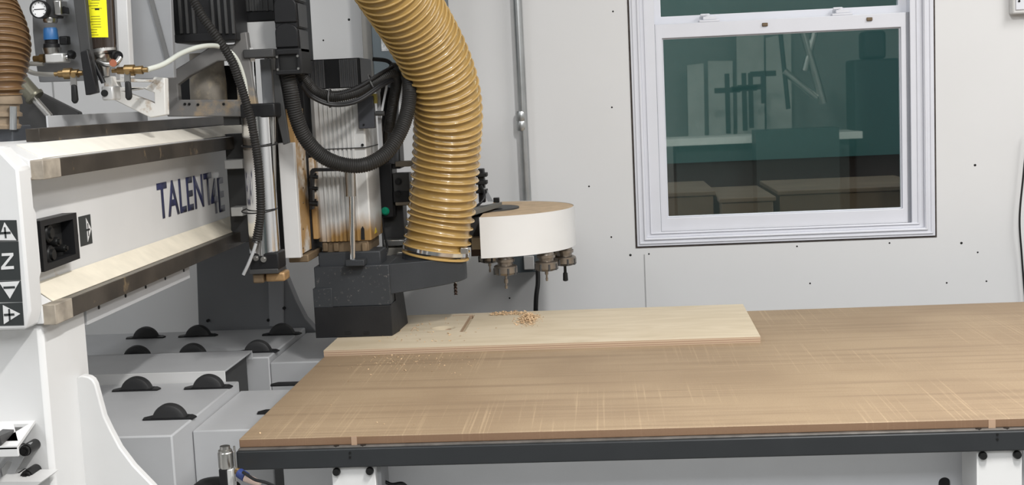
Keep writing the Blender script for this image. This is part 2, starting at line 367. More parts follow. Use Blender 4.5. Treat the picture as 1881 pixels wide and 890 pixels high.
crate(P(1432, 350, Y=5.5).x, P(1700, 350, Y=5.5).x, 5.5, 6.1, P(1550, 345, Y=5.5).z, 'widest brown crate outside the window, rightmost')

# things behind the camera that the panes mirror (virtual depth V -> real depth 2*(WY+.04) - V)
def MR(px, py, V):
    p = P(px, py, Y=V); return Vector((p.x, 2 * (WY + .043) - V, p.z))
palb = mat('pale_sheet_stock', (.8, .8, .76), .6)
V = 13.0
BN = iter(['leftmost', 'second from left', 'third from left', 'rightmost'])
for (a, b_, c_, d_, top) in ((1262, 116, 1292, 262, 4), (1300, 112, 1345, 262, 0), (1352, 60, 1402, 262, -16), (1406, 60, 1452, 255, 10)):
    q = [MR(a, d_, V), MR(c_, d_, V), MR(c_, b_, V), MR(a, b_ + top, V)]
    if q[0].x > q[1].x: q = q[::-1]
    q = [Vector((v.x, v.y, v.z)) for v in q]
    zb = 0.0
    q[0].z = zb; q[1].z = zb
    o = MB().plate(q, [], (0, .03, 0)).build('leaning_sheet', palb)
    tag(o, next(BN) + ' pale sheet of board mirrored in the lower window pane', 'board', 'pale boards leaning opposite the window')
dkc = mat('dark_tool_steel', (.03, .03, .03), .5)
BN = iter(['leftmost', 'second from left', 'third from left', 'rightmost'])
for x, y0, y1 in ((1335, 135, 245), (1366, 134, 240), (1378, 134, 235), (1401, 130, 190)):
    t = thing('bar_clamp', next(BN) + ' dark bar clamp mirrored in the lower window pane', 'clamp', MR(x, y1, 12.4), 'bar clamps opposite the window')
    a = MR(x, y0, 12.4); c = MR(x, y1, 12.4); q = MB(); q.box(a.x - .022, a.x + .022, a.y, a.y + .02, c.z, a.z); q.build('bar', dkc, t)
    q = MB(); q.box(a.x - .12, a.x + .12, a.y, a.y + .03, (a.z + c.z) / 2 + .1, (a.z + c.z) / 2 + .15); q.build('jaw', dkc, t)
t = thing('workbench', 'long pale topped workbench mirrored in the lower window pane', 'workbench', (3.0, -2.9, 0))
a = MR(1215, 252, 12.2); c = MR(1560, 252, 12.2); zb = a.z
x0, x1 = min(a.x, c.x), max(a.x, c.x)
MB().box(x0, x1, -2.7, -2.1, zb - .06, zb).build('bench_top', palb, t)
MB().box(x0 + .1, x1 - .1, -2.65, -2.2, 0.02, zb - .06).build('base', mat('bench_base', (.08, .1, .1), .6), t)
t = thing('tall_cabinet', 'dark tall cabinet mirrored at the right of the lower window pane', 'cabinet', MR(1600, 300, 11.8))  # dark block added in place of a reflected silhouette
qa, qb = MR(1568, 110, 11.8), MR(1652, 110, 11.8)
MB().box(min(qa.x, qb.x), max(qa.x, qb.x), qa.y - .4, qa.y, 0, qa.z).build('body', mat('cabinet_paint', (.03, .035, .04), .6), t, bevel=.02)
MB().box(min(qa.x, qb.x) + .1, max(qa.x, qb.x) - .1, qa.y - .3, qa.y - .05, qa.z, qa.z + .25).build('top_case', bpy.data.materials['cabinet_paint'], t, bevel=.03)
# tubes on a base, added to make the mirrored lamp streaks
t = thing('stand_machine', 'tall shop machine with slanted bright tubes mirrored in the window', 'machine', MR(1450, 235, 11.5))
for (xa, ya, xb, yb, rr) in ((1432, 45, 1448, 200, .02), (1470, 40, 1512, 190, .035), (1496, 60, 1478, 130, .03), (1440, 130, 1500, 180, .03)):
    MB().cyl(MR(xa, ya, 11.5), MR(xb, yb, 11.5), rr, n=12).build('tube', stl if xa != 1432 else dkc, t)
q0 = MR(1455, 235, 11.5); MB().box(q0.x - .35, q0.x + .35, q0.y, q0.y + .3, 0, q0.z).build('cabinet', mat('machine_cabinet', (.05, .07, .07), .5), t)  # dark base added under the streak tubes

# ---------------------------------------------------------------- wall fittings
t = thing('conduit_pipe', 'galvanised steel conduit running down the white wall behind the tool changer', 'pipe', (-.28, 4.66, 1.15))
p0, p1 = P(948, 0, Y=4.66), P(968, 365, Y=4.66)
b = MB(); b.cyl((p0.x - .001, 4.66, 3.4), (p1.x, 4.66, 1.14), .0165, n=28); b.build('pipe', galv, t)
b = MB(); zc = P(958, 222, Y=4.66).z; b.lathe((p0.x - .0, 4.66, zc - .035), (p0.x - .0, 4.66, zc + .035), [(0, .0175), (.1, .020), (.45, .020), (.5, .0185), (.55, .020), (.9, .020), (1, .0175)], 28); b.build('coupling', galv, t)
t = thing('outlet_box', 'grey outlet box with white socket at the foot of the conduit', 'outlet', (-.25, 4.68, 1.05))
b = MB(); b.fb(935, 468, 992, 500, 4.62, .075); b.build('box', boxm, t, bevel=.004)
b = MB(); b.fb(962, 470, 981, 495, 4.608, .014); b.build('socket', wht, t, bevel=.003)
o = corr_o = MB().sweep(spline(pts((988, 492, 4.60), (988, 520, 4.57), (985, 545, 4.55), (984, 580, 4.55), (984, 640, 4.6)), .01), .0085, 12).build('power_cable', rub)
tag(o, 'thick black cable dropping from the outlet box behind the table', 'cable')
t = thing('breaker_box', 'blue grey electrical box on the white wall behind the amber hose', 'electrical box', (-.85, 4.6, 1.6))
b = MB(); p = P(680, 20, Y=4.5); q = P(755, 135, Y=4.5); b.box(p.x, q.x + .12, 4.5, 4.7, q.z, p.z + .5); b.build('box', boxm, t, bevel=.003)
b = MB(); b.fb(664, -60, 682, 150, 4.56, .14); b.build('side_gutter', mat('grey_gutter', (.27, .26, .24), .5), t, bevel=.002)
b = MB(); b.fb(700, 58, 745, 93, 4.497, .003); b.build('printed_notice', mat('notice', (.45, .46, .47), .5, var=.3, vs=120), t)
t = thing('switch_box', 'white surface box at the top right edge of the wall', 'outlet', P(1875, 20, Y=4.68))
b = MB(); b.fb(1860, -40, 1925, 24, 4.655, .045); b.build('box', wht, t, bevel=.006)
b = MB(); b.fb(1866, -30, 1920, 17, 4.65, .005); b.build('cover_plate', vinl, t, bevel=.002)
b = MB(); p = P(1872, 2, Y=4.65); b.cyl((p.x, 4.648, p.z), (p.x, 4.652, p.z), .004, n=12); b.build('screw', boltm, t)
o = MB().sweep(spline(pts((1888, 240, 4.66), (1880, 320, 4.66), (1873, 400, 4.66), (1877, 470, 4.67), (1884, 560, 4.67)), .01), .0035, 8).build('thin_cable', rub)
tag(o, 'thin black cable hanging down the wall at the right edge', 'cable')

# ---------------------------------------------------------------- router table
TX0, TX1, TY0, TY1, TZ = -.789, 2.35, 2.642, 4.015, .9
b = MB(); b.box(TX0, TX1, TY0, TY1, .8815, TZ); o = b.build('spoilboard', spoil_mat(), bevel=.0018)
tag(o, 'large brown MDF spoilboard scored with criss-cross cutter lines', 'board')
t = thing('router_table', 'dark steel framed machine table carrying the brown board', 'table', (.4, 3.3, 0))
b = MB(); b.box(TX0 - .004, TX1, TY0 - .016, TY1 + .02, .8365, .8775); fr = b.build('frame', frm, t, bevel=.003)
b = MB(); b.box(TX0, TX1 - .01, TY0 - .012, TY1 + .01, .8775, .8815); b.build('frame_edge', frmt, t, bevel=.001)
def fpt(px, py): return P(px, py, Y=TY0 - .016)
for x, y in ((643, 831), (643, 839), (1832, 797), (1832, 806)):
    p = fpt(x, y); MB().cyl((p.x, TY0 - .0175, p.z), (p.x, TY0 - .010, p.z), .0026, n=12).build('bolt_hole', boltm, t)
for x, y in ((620, 816), (668, 816), (1799, 789), (1852, 789)):
    p = P(x, y, Z=.881); MB().cyl((p.x, TY0 - .006, .8795), (p.x, TY0 - .006, .8825), .006, n=16).build('bolt', boltm, t)
for xa, xb in ((610, 690), (1794, 1877)):
    x0 = P(xa, 870, Y=2.64).x; x1 = P(xb, 870, Y=2.64).x
    lg = MB().box(x0, x1, 2.638, 2.75, 0.05, .8365).build('leg', wht, t, bevel=.002)
    for xx in (x0 + .011, x1 - .011):
        q = MB(); q.lathe((xx, 2.637, .826), (xx, 2.628, .826), [(0, .0085), (.6, .0085), (1, .007)], 20); q.build('bolt', boltm, lg)
    MB().box(x1, x1 + .008, 2.66, 2.75, 0.05, .8365).build('leg_flange', grym, t)
b = MB()
hx = P(1735, 880, Y=2.80); b.plate([(TX0 + .05, 2.8, .3), (TX1, 2.8, .3), (TX1, 2.8, .832), (TX0 + .05, 2.8, .832)],
    [[(hx.x + .013 * math.cos(a_), 2.8, hx.z - .008 + (.013 * math.sin(a_) if math.sin(a_) > 0 else -.03)) for a_ in [math.pi * 2 * k / 24 for k in range(24)] if math.sin(a_) >= -.001 or abs(math.cos(a_)) > .9]], (0, .006, 0))
b.build('side_panel', mat('white_side_panel', (.74, .75, .78), .4, var=.02), t, smooth=False)
MB().box(TX0 + .25, TX1 - .01, 3.0, 3.9, .25, .83).build('underframe', grym, t)
MB().box(TX0 + .04, TX1, 2.74, 2.80, .806, .8365).build('frame_tube', mat('grey_tube', (.30, .29, .27), .5), t)
MB().sweep(spline(pts((1800, 880, 2.76), (1790, 868, 2.75), (1782, 862, 2.74), (1777, 858, 2.75)), .004), .0022, 8).build('cable_tie', blk, t)
for x, w_ in ((650, .006), (1822, .007)):
    p = P(x, 780 + (20 if x < 900 else -3), Y=TY0); MB().box(p.x - w_, p.x + w_, TY0 - .0012, TY0 + .01, .8815, .8992).build('edge_plug', mat('pale_plug', (.40, .27, .18), .7), o if False else bpy.data.objects['spoilboard'])
t = thing('cable_bundle', 'black connectors on the side panel right of the white table leg', 'cable', P(720, 890, Y=2.7))
MB().sweep(spline(pts((694, 890, 2.72), (705, 884, 2.71), (720, 889, 2.71), (738, 887, 2.72), (748, 894, 2.74)), .004), .004, 8).build('cable', blk, t)

# pneumatic locating pin at the left front corner
t = thing('pop_up_cylinder', 'small silver pneumatic cylinder at the left front corner of the table', 'pneumatic cylinder', P(418, 900, Y=2.62))
c0 = P(413, 858, Y=2.62); c1 = P(413, 820, Y=2.62); cx, cy = c1.x, 2.62
b = MB(); b.lathe((cx, cy, c0.z), (cx, cy, c1.z + .002), [(0, .015), (.06, .016), (.7, .016), (.74, .0145), (.82, .0145), (.86, .011), (1, .0105)], 28); b.build('cap', stl, t)
MB().box(cx - .013, cx + .004, cy - .014, cy + .014, c0.z - .06, c0.z).build('body', blk, t, bevel=.002)
MB().box(cx + .004, cx + .016, cy - .013, cy + .014, c0.z - .07, c0.z - .001).build('clamp_block', alu, t, bevel=.002)
MB().cyl((cx + .020, cy, c0.z - .03), (cx + .020, cy, c1.z + .001), .0022, n=12).build('rod', stl, t)
MB().cyl(P(436, 865, Y=2.6), P(450, 872, Y=2.58), .008, n=16).build('elbow', brs, t)
MB().cyl(P(440, 868, Y=2.58), P(452, 876, Y=2.57), .0105, n=16).build('collar', mat('navy_collar', (.02, .04, .16), .4), t)
MB().cyl(P(450, 876, Y=2.57), P(478, 888, Y=2.565), .009, .007, n=16).build('fitting', mat('clear_fitting', (.55, .42, .36), .3), t)
MB().sweep(spline(pts((446, 866, 2.56), (468, 880, 2.55), (490, 886, 2.55), (520, 900, 2.56)), .004), .0035, 8).build('air_line', blk, t)
MB().lathe(P(398, 905, Y=2.66), P(398, 882, Y=2.66), [(0, .05), (.6, .05), (.9, .04), (1, .02)], 32).build('rubber_base', rub, t)

# ---------------------------------------------------------------- plywood being cut
PZ = .9002
A = [Vector((-.790, 3.507, PZ)), Vector((.4135, 3.507, PZ)), Vector((.425, 4.046, PZ)), Vector((-.785, 4.046, PZ))]
def boolean(ob, cutter):
    md = ob.modifiers.new('c', 'BOOLEAN'); md.operation = 'DIFFERENCE'; md.object = cutter; md.solver = 'EXACT'
    dg = bpy.context.evaluated_depsgraph_get(); me = bpy.data.meshes.new_from_object(ob.evaluated_get(dg))
    ob.modifiers.clear(); old = ob.data; ob.data = me; bpy.data.meshes.remove(old)
    bpy.data.objects.remove(cutter)
b = MB(); b.hexa(A + [a + Vector((0, 0, .0168)) for a in A]); ply = b.build('plywood_sheet', ply_mat(), smooth=False)
for f in ply.data.vertices: f.co.z -= PZ
ply.location.z = PZ
cm = MB()
g0, g1 = P(868, 578, Z=.917), P(849, 609, Z=.917)
cm.hexa([(g1.x - .008, g1.y, .9035), (g1.x + .008, g1.y, .9035), (g0.x + .008, g0.y, .9035), (g0.x - .008, g0.y, .9035), (g1.x - .008, g1.y, .93), (g1.x + .008, g1.y, .93), (g0.x + .008, g0.y, .93), (g0.x - .008, g0.y, .93)])
boolean(ply, cm.build('cut', wht, smooth=False))
cm = MB(); g2 = P(845, 576, Z=.917); cm.box(g2.x - .02, g0.x + .001, g0.y - .006, g0.y + .010, .9035, .93); boolean(ply, cm.build('cut', wht, smooth=False))
cm = MB(); g3 = P(760, 603, Z=.917); cm.box(g3.x - .005, g3.x + .005, g3.y - .04, g3.y + .03, .913, .93); boolean(ply, cm.build('cut', wht, smooth=False))
cm = MB(); g4 = P(815, 602, Z=.917); cm.lathe((g4.x, g4.y, .905), (g4.x, g4.y, .93), [(0, .004), (.48, .036), (1, .038)], 40); boolean(ply, cm.build('cut', wht, smooth=False))
cm = MB(); g5 = P(822, 603, Z=.914); cm.cyl((g5.x, g5.y, .901), (g5.x, g5.y, .93), .012, n=24); boolean(ply, cm.build('cut', wht, smooth=False))
tag(ply, 'pale plywood sheet lying on the brown board with routed slot and dished hole', 'plywood')
ply['label'] = 'pale plywood sheet with a routed slot lying along the back of the brown board'

def chips(name, label, spots, zb, size):
    b = MB()
    for (x, y, z) in spots:
        s = random.uniform(.5, 1.2) * size; a = random.random() * 6.28; tl = random.uniform(-.5, .5)
        u = Vector((math.cos(a), math.sin(a), tl)) * s; v = Vector((-math.sin(a), math.cos(a), random.uniform(-.4, .4))) * s * random.uniform(.35, .8)
        c = Vector((x, y, z + abs(u.z) + abs(v.z))); n_ = Vector((0, 0, s * .25))
        b.hexa([c - u - v, c + u - v, c + u + v, c - u + v, c - u - v + n_, c + u * .9 - v + n_, c + u + v * .8 + n_, c - u + v + n_])
    o = b.build(name, chipm, smooth=False); tag(o, label, 'wood chips', kind='stuff'); return o
sp = []
c0 = P(970, 588, Z=.917)
for i in range(950):
    r = abs(random.gauss(0, .5)); a = random.random() * 6.28
    x = c0.x + math.cos(a) * r * .034; y = c0.y + math.sin(a) * r * .10 + .01
    sp.append((x, y, .9172 + max(0, .020 * (1 - r)) * random.random()))
for i in range(260):
    q = P(random.uniform(905, 968), 571 + random.gauss(0, 1.5), Z=.917); tt = random.random()
    sp.append((q.x, min(q.y, 4.035) - random.random() * .05, .9172 + random.random() * .003))
for i in range(70):
    q = P(random.gauss(760, 60), random.uniform(585, 628), Z=.917); sp.append((q.x, q.y, .9172))
sp = [s for s in sp if -.76 < s[0] < .4 and 3.52 < s[1] < 4.04 and s[1] < 4.04]
chips('wood_chips', 'small heap and trail of pale wood chips on the plywood near the back', sp, .917, .0030)
sp = []
for i in range(150):
    q = P(random.gauss(740, 70), 652 + abs(random.gauss(0, 16)), Z=.9); sp.append((q.x, q.y, .9003))
for x, y in ((505, 783), (478, 796), (670, 773), (693, 776), (706, 779), (608, 744), (696, 797), (760, 780), (900, 760), (820, 700), (640, 700)): q = P(x, y, Z=.9); sp.append((q.x, q.y, .9003))
sp = [s for s in sp if s[1] < 3.5 and s[0] > -.76]
chips('scattered_chips', 'loose wood crumbs scattered on the brown board in front of the plywood', sp, .9, .0019)

# ---------------------------------------------------------------- low platforms left of the table
PLZ = .86
def platform(name, label, x0, x1, y0, y1, z):
    t = thing(name, label, 'platform', ((x0 + x1) / 2, (y0 + y1) / 2, 0), 'low grey platforms beside the table'); return t
t1 = platform('roller_platform', 'nearest grey platform with three black rollers, left of the brown board', -1.9, -1.005, 2.845, 3.4, PLZ)
MB().box(-1.9, -1.005, 2.845, 3.405, .0, PLZ).build('cover', bluw, t1, bevel=.004)
MB().box(-1.004, -.81, 2.985, 3.405, .0, .833).build('lower_cover', bluw, t1, bevel=.004)
t3 = platform('roller_platform', 'rear grey platform with five black rollers in front of the slate panel', -1.9, -1.005, 3.73, 4.22, PLZ)
MB().box(-1.9, -1.005, 3.73, 4.21, .0, PLZ).build('cover', bluw, t3, bevel=.004)
MB().box(-1.004, -.81, 3.73, 4.21, .0, .842).build('lower_cover', bluw, t3, bevel=.004)
t2 = platform('bridge_cover', 'plain raised grey cover between the two roller platforms', -1.8, -1.06, 3.42, 3.75, .88)
MB().box(-1.8, -1.043, 3.408, 3.69, .884, .889).build('top', bluw, t2, bevel=.001)
MB().box(-1.8, -1.043, 3.406, 3.411, .855, .889).build('front_lip', wht, t2, bevel=.001)
MB().box(-1.8, -1.043, 3.685, 3.69, .862, .889).build('rear_lip', bluw, t2, bevel=.001)
MB().box(-1.8, -1.06, 3.415, 3.68, .0, .88).build('core', dgry, t2)  # dark box stands for the shade inside the open-sided cover
tyr = mat('worn_grey_tyre', (.018, .018, .019), .6)
def roller(p, parent, full=True):
    x, y, z = p; q = MB(); w_ = .062
    q.plate([(x - w_, y - .016, z), (x + w_, y - .016, z), (x + w_ + .004, y + .004, z), (x + w_ - .012, y + .024, z), (x - w_ + .012, y + .024, z), (x - w_ - .004, y + .004, z)], [], (0, 0, .004))
    if full: q.plate([(x - .043, y - .014, z), (x + .043, y - .014, z), (x + .043, y + .02, z), (x - .043, y + .02, z)], [], (0, 0, .0055))
    h = q.build('roller_housing', blk, parent, bevel=.001)
    if not full: return
    zc = z - .006; R = .043
    q = MB(); q.lathe((x, y - .014, zc), (x, y + .018, zc), [(0, R * .55), (0, R * .86), (.08, R * .95), (.3, R), (.7, R), (.92, R * .95), (1, R * .86), (1, R * .55)], 40)
    wv = q.build('wheel', tyr, h)
    q = MB(); q.lathe((x, y - .0155, zc), (x, y - .006, zc), [(0, .004), (0, .010), (.3, .012), (.6, .030), (1, .030)], 24); q.build('hub', rub, h)
for x, y in ((251, 716), (383, 712), (312, 768)): roller(P(x, y, Z=PLZ), t1)
for x, y in ((268, 620), (364, 617), (518, 614), (252, 656), (354, 652), (474, 646)): roller(P(x, y, Z=PLZ), t3)
t3['label'] = 'rear grey platform with six black rollers in front of the slate panel'
roller(P(540, 706, Z=.833), t1, False); roller(P(520, 757, Z=.833), t1, False)

# ---------------------------------------------------------------- gantry legs
def cp(l, Y): return [P(x, y, Y=Y) for x, y in l]
t = thing('gantry_leg', 'white near gantry leg with flared foot at the left edge', 'machine leg', (-1.2, 2.45, 0), 'legs of the gantry')
MB().box(-1.5, -1.082, 2.385, 2.60, .0, 1.204).build('column', wht, t, bevel=.010)
fl = [(138, 700), (142, 692), (150, 689), (163, 692), (170, 697), (175, 706), (182, 732), (191, 765), (203, 790), (220, 822), (245, 855), (282, 893), (310, 930), (138, 930)]
MB().pp(fl, [], 2.528, .022).build('foot_gusset', wht, t, bevel=.003)
t = thing('gantry_leg', 'slate grey far gantry leg with flared foot behind the rollers', 'machine leg', (-1.2, 4.26, 0), 'legs of the gantry')
MB().pp([(357, 380), (505, 380), (512, 470), (521, 498), (530, 520), (545, 556), (560, 585), (585, 612), (600, 640), (366, 640)], [], 4.222, .05).build('panel', legm, t, bevel=.003)
MB().pp([(490, 380), (506, 380), (520, 470), (522, 600), (494, 600)], [], 4.215, .008).build('stiffener', grym, t, bevel=.003)
for x, y in ((381, 589), (492, 588), (521, 566)):
    p = P(x, y, Y=4.21); MB().cyl((p.x, 4.212, p.z), (p.x, 4.225, p.z), .005, n=12).build('bolt', boltm, t)
# step bracket low on the near leg
t = thing('step_bracket', 'white steel bracket with black bolts low on the near gantry leg', 'bracket', P(30, 890, Y=2.2))
sh = [P(-20, 822, Y=2.20), P(32, 820, Y=2.20), P(64, 792, Y=2.38), P(-15, 790, Y=2.38)]
zb = P(32, 818, Y=2.2).z
sx1 = P(32, 820, Y=2.2).x; sx2 = P(63, 792, Y=2.38).x
b = MB(); b.plate([(-1.4, 2.20, zb), (sx1, 2.20, zb), (sx2, 2.39, zb + .0), (-1.4, 2.39, zb)], [[(sx1 - .05, 2.235, zb), (sx1 - .015, 2.235, zb), (sx2 - .03, 2.36, zb), (sx1 - .05, 2.36, zb)]], (0, 0, -.006)); b.build('top_plate', wht, t, smooth=False)
MB().box(-1.4, sx1, 2.20, 2.206, zb - .020, zb - .002).build('front_lip', wht, t, bevel=.001)
MB().pp([(-10, 834), (58, 812), (20, 880), (8, 893), (-10, 893)], [[(0, 862), (14, 846), (22, 848), (4, 884)]], 2.35, .006).build('web', bluw, t)
MB().pp([(-10, 884), (76, 884), (66, 893), (-10, 893)], [], 2.3, .08).build('bottom_plate', wht, t)
for x, y in ((46, 827), (48, 874)):
    p = P(x, y, Y=2.34); q = MB(); q.lathe((p.x, 2.385, p.z), (p.x, 2.335, p.z), [(0, .011), (.85, .011), (.85, .0095), (1, .0095)], 24)
    q.cyl((p.x, 2.336, p.z), (p.x, 2.331, p.z), .005, n=6); q.build('bolt', boltm, t)
    p = P(x - 12, y - 1, Y=2.36); MB().cyl((p.x, 2.385, p.z), (p.x, 2.355, p.z), .007, n=16).build('bolt', boltm, t)
o = MB().hexa([P(-30, 838, Y=2.2), P(4, 815, Y=2.2), P(26, 800, Y=2.3), P(0, 800, Y=2.32), P(-30, 812, Y=2.2), P(0, 800, Y=2.2), P(26, 788, Y=2.3), P(5, 787, Y=2.32)]).build('wiper_block', dgry, bevel=.001)
tag(o, 'dark grey metal bar lying on the white step bracket', 'bar')

# ---------------------------------------------------------------- gantry beam
t = thing('gantry_beam', 'white gantry beam with dark guide rails and lettering on its face', 'machine beam', (-1.3, 3.2, 1.2))
WEB = -1.12
BY0, BY1 = 2.38, 4.27
def ext(prof, y0, y1): return MB().plate([(x, y0, z) for x, z in prof], [], (0, y1 - y0, 0))
prof = [(-1.62, 1.205), (-1.075, 1.205), (-1.075, 1.2395), (WEB, 1.272), (WEB, 1.480), (-1.075, 1.484), (-1.075, 1.518), (-1.125, 1.546), (-1.62, 1.546)]
ext(prof, BY0, BY1).build('body', mat('smudged_white_enamel', (.67, .667, .66), .38, var=.02, stain=(.52, .40, .27), sthr=.69, ss=9), t, bevel=.002)
ext([(-1.62, 1.205), (-1.085, 1.205), (-1.073, 1.24), (-1.073, 1.505), (-1.11, 1.548), (-1.62, 1.548)], 2.325, 2.381).build('end_plate', wht, t, bevel=.005)
# cream dust layer on the lower ledge
MB().plate([(WEB + .001, BY0 + .05, 1.2735), (-1.0745, BY0 + .05, 1.2405), (-1.0745, BY1, 1.2405), (WEB + .001, BY1, 1.2735)], [], (.0008, 0, .0012)).build('dust_layer', cream, t)
MB().plate([(-1.0752, BY0 + .06, 1.5182), (-1.1248, BY0 + .06, 1.5462), (-1.1248, BY1, 1.5462), (-1.0752, BY1, 1.5182)], [], (.0006, 0, .001)).build('dust_layer', mat('thin_sawdust', (.74, .70, .62), .8, var=.05, vs=20), t)
for z0, z1, tip in ((1.481, 1.5165, 0), (1.203, 1.2405, 1)):
    q = MB(); q.box(-1.076, -1.052, BY0 + .012, BY1 - .1, z0, z1); q.build('guide_rail', rail, t, bevel=.0015)
    q = MB(); q.box(-1.078, -1.0505, BY0 + .004, BY0 + .085, z0 - .001, z1 + .001); q.build('rail_end_cap', mat('taped_end', (.30, .26, .21), .5, var=.3, vs=30), t, bevel=.002)
MB().box(-1.195, -1.165, 2.64, 4.05, 1.547, 1.5745).build('top_strip', rail, t, bevel=.001)
MB().box(-1.24, -1.236, 2.85, 3.5, 1.547, 1.5995).build('rear_flange', bluw, t, bevel=.0005)
# under-beam skirt plate with holes
MB().box(-1.088, -1.080, 2.60, 3.285, 1.163, 1.205).build('skirt_plate', bluw, t, bevel=.001)
for x, y in ((181, 562), (230, 540), (267, 524), (303, 509), (337, 493)):
    p = P(x, y, X=-1.08); MB().cyl((-1.0805, p.y, 1.19), (-1.0785, p.y, 1.19), .0045, n=12).build('bolt_hole', boltm, t)
# inner box of the end + socket
MB().plate([(WEB - .001, 2.38, 1.475), (WEB - .001, P(74, 440, X=-1.09).y - .004, 1.415), (WEB - .001, P(74, 440, X=-1.09).y - .004, 1.30), (WEB - .001, 2.38, 1.24)], [], (.030, 0, 0)).build('end_gusset', wht, t, bevel=.003)
q = MB(); z0, z1 = 1.298, 1.398; y0, y1 = P(76, 440, X=-1.09).y, P(144, 440, X=-1.09).y
yz = [(WEB + .0005, y0, z0), (WEB + .0005, y1, z0 + .004), (WEB + .0005, y1, z1), (WEB + .0005, y0, z1)]
q.plate(yz, [[(WEB + .0005, y0 + .018, z0 + .014), (WEB + .0005, y1 - .02, z0 + .016), (WEB + .0005, y1 - .02, z1 - .012), (WEB + .0005, y0 + .018, z1 - .012)]], (.03, 0, 0))
so = q.build('cable_port', blk, t, smooth=False)
MB().box(WEB, WEB + .004, y0 + .01, y1 - .01, z0 + .01, z1 - .01).build('back_plate', rub, so)
for (yy, zz, r) in ((y0 + .058, 1.368, .019), (y0 + .058, 1.325, .019), (y0 + .092, 1.347, .010), (y0 + .125, 1.33, .008)):
    MB().lathe((WEB, yy, zz), (WEB + .028, yy, zz), [(0, r), (.75, r), (.85, r * .85), (.85, r * .6), (1, r * .55)], 24).build('connector', boltm, so)
MB().cyl((WEB, y1 + .006, 1.348), (WEB + .02, y1 + .006, 1.348), .02, n=24).build('grommet', blk, t)
# decals
def yz(px, py, X=WEB + .0006): return P(px, py, X=X)
dk = MB().box(WEB, WEB + .0008, 2.694, 2.759, 1.318, 1.382).build('direction_sign', deco, t)
def xplane(poly, X, m, nm, par, d=.0008): return MB().plate([(X, y, z) for y, z in poly], [], (d, 0, 0)).build(nm, m, par, smooth=False)
xplane([(2.732, 1.324), (2.756, 1.350), (2.732, 1.376)], WEB + .0009, wht, 'arrow_mark', dk)
MB().box(WEB + .0018, WEB + .0024, 2.736, 2.739, 1.336, 1.364).box(WEB + .0018, WEB + .0024, 2.729, 2.747, 1.348, 1.352).build('plus_mark', deco, dk)
EY = 2.325
def fz(x, y): return P(x, y, Y=EY)
def sign(pts_, nm='direction_sign'): return MB().pp(pts_, [], EY - .001, .0015).build(nm, deco, t)
def mark(parts, par, m=wht, d=.0018, nm='arrow_mark'):
    b = MB()
    for q in parts: b.pp(q, [], EY - d, .0007)
    return b.build(nm, m, par, smooth=False)
s1 = sign([(-6, 404), (30, 404), (33, 442), (-6, 443)]); mark([[(8, 408), (30, 441), (-3, 441)]], s1)
mark([[(7, 417), (10, 417), (12, 437), (9, 437)], [(0, 426), (19, 425), (19.5, 429), (.5, 430)]], s1, deco, .0025, 'plus_mark')
s2 = sign([(-6, 444), (33.5, 443), (38, 514), (-6, 515)])
mark([[(3, 465), (24, 464), (24.5, 469), (3, 470)], [(19, 469), (24.5, 469), (8, 490), (2, 490)], [(2, 489.5), (25, 488), (25.5, 493.5), (2, 495)]], s2, nm='letter_Z'.lower())
s3 = sign([(-6, 516), (38, 515), (41, 554), (-6, 555)]); mark([[(-2, 518), (36, 516), (18, 548)]], s3)
mark([[(6, 526), (27, 525), (27.4, 529), (6.4, 530)]], s3, deco, .0025, 'minus_mark')
s4 = sign([(-6, 557), (41, 555), (44, 597), (-6, 598)]); mark([[(5, 560), (37, 576), (7, 595)]], s4)
mark([[(7, 576), (26, 575), (26.4, 579), (7.4, 580)], [(15, 567), (18, 567), (19.5, 589), (16.5, 589)]], s4, deco, .0025, 'plus_mark')
def text(s, y0, y1, z0, z1, X, m, par, name, bold=.0):
    cu = bpy.data.curves.new('t', 'FONT'); cu.body = s; cu.extrude = .0; cu.offset = bold; cu.space_character = 1.05
    o = bpy.data.objects.new('t', cu); COL.objects.link(o); bpy.context.view_layer.update()
    me = bpy.data.meshes.new_from_object(o.evaluated_get(bpy.context.evaluated_depsgraph_get())); bpy.data.objects.remove(o)
    xs = [v.co.x for v in me.vertices]; ys = [v.co.y for v in me.vertices]
    a0, a1, b0, b1 = min(xs), max(xs), min(ys), max(ys); og = origin(par)
    for v in me.vertices:
        v.co = Vector((X, y0 + (v.co.x - a0) / (a1 - a0) * (y1 - y0), z0 + (v.co.y - b0) / (b1 - b0) * (z1 - z0))) - og
    me.materials.clear(); me.materials.append(m)
    ob = bpy.data.objects.new(name, me); COL.objects.link(ob); ob.parent = par
    s_ = ob.modifiers.new('thick', 'SOLIDIFY'); s_.thickness = .0004; return ob
text('TALENT', 3.195, 3.66, 1.326, 1.418, WEB + .0012, txtm, t, 'lettering', .022)
text('4E', 3.64, 3.772, 1.296, 1.398, WEB + .0012, txtm, t, 'lettering', .022)
t['label'] = 'white gantry beam with dark guide rails and navy lettering on its face'

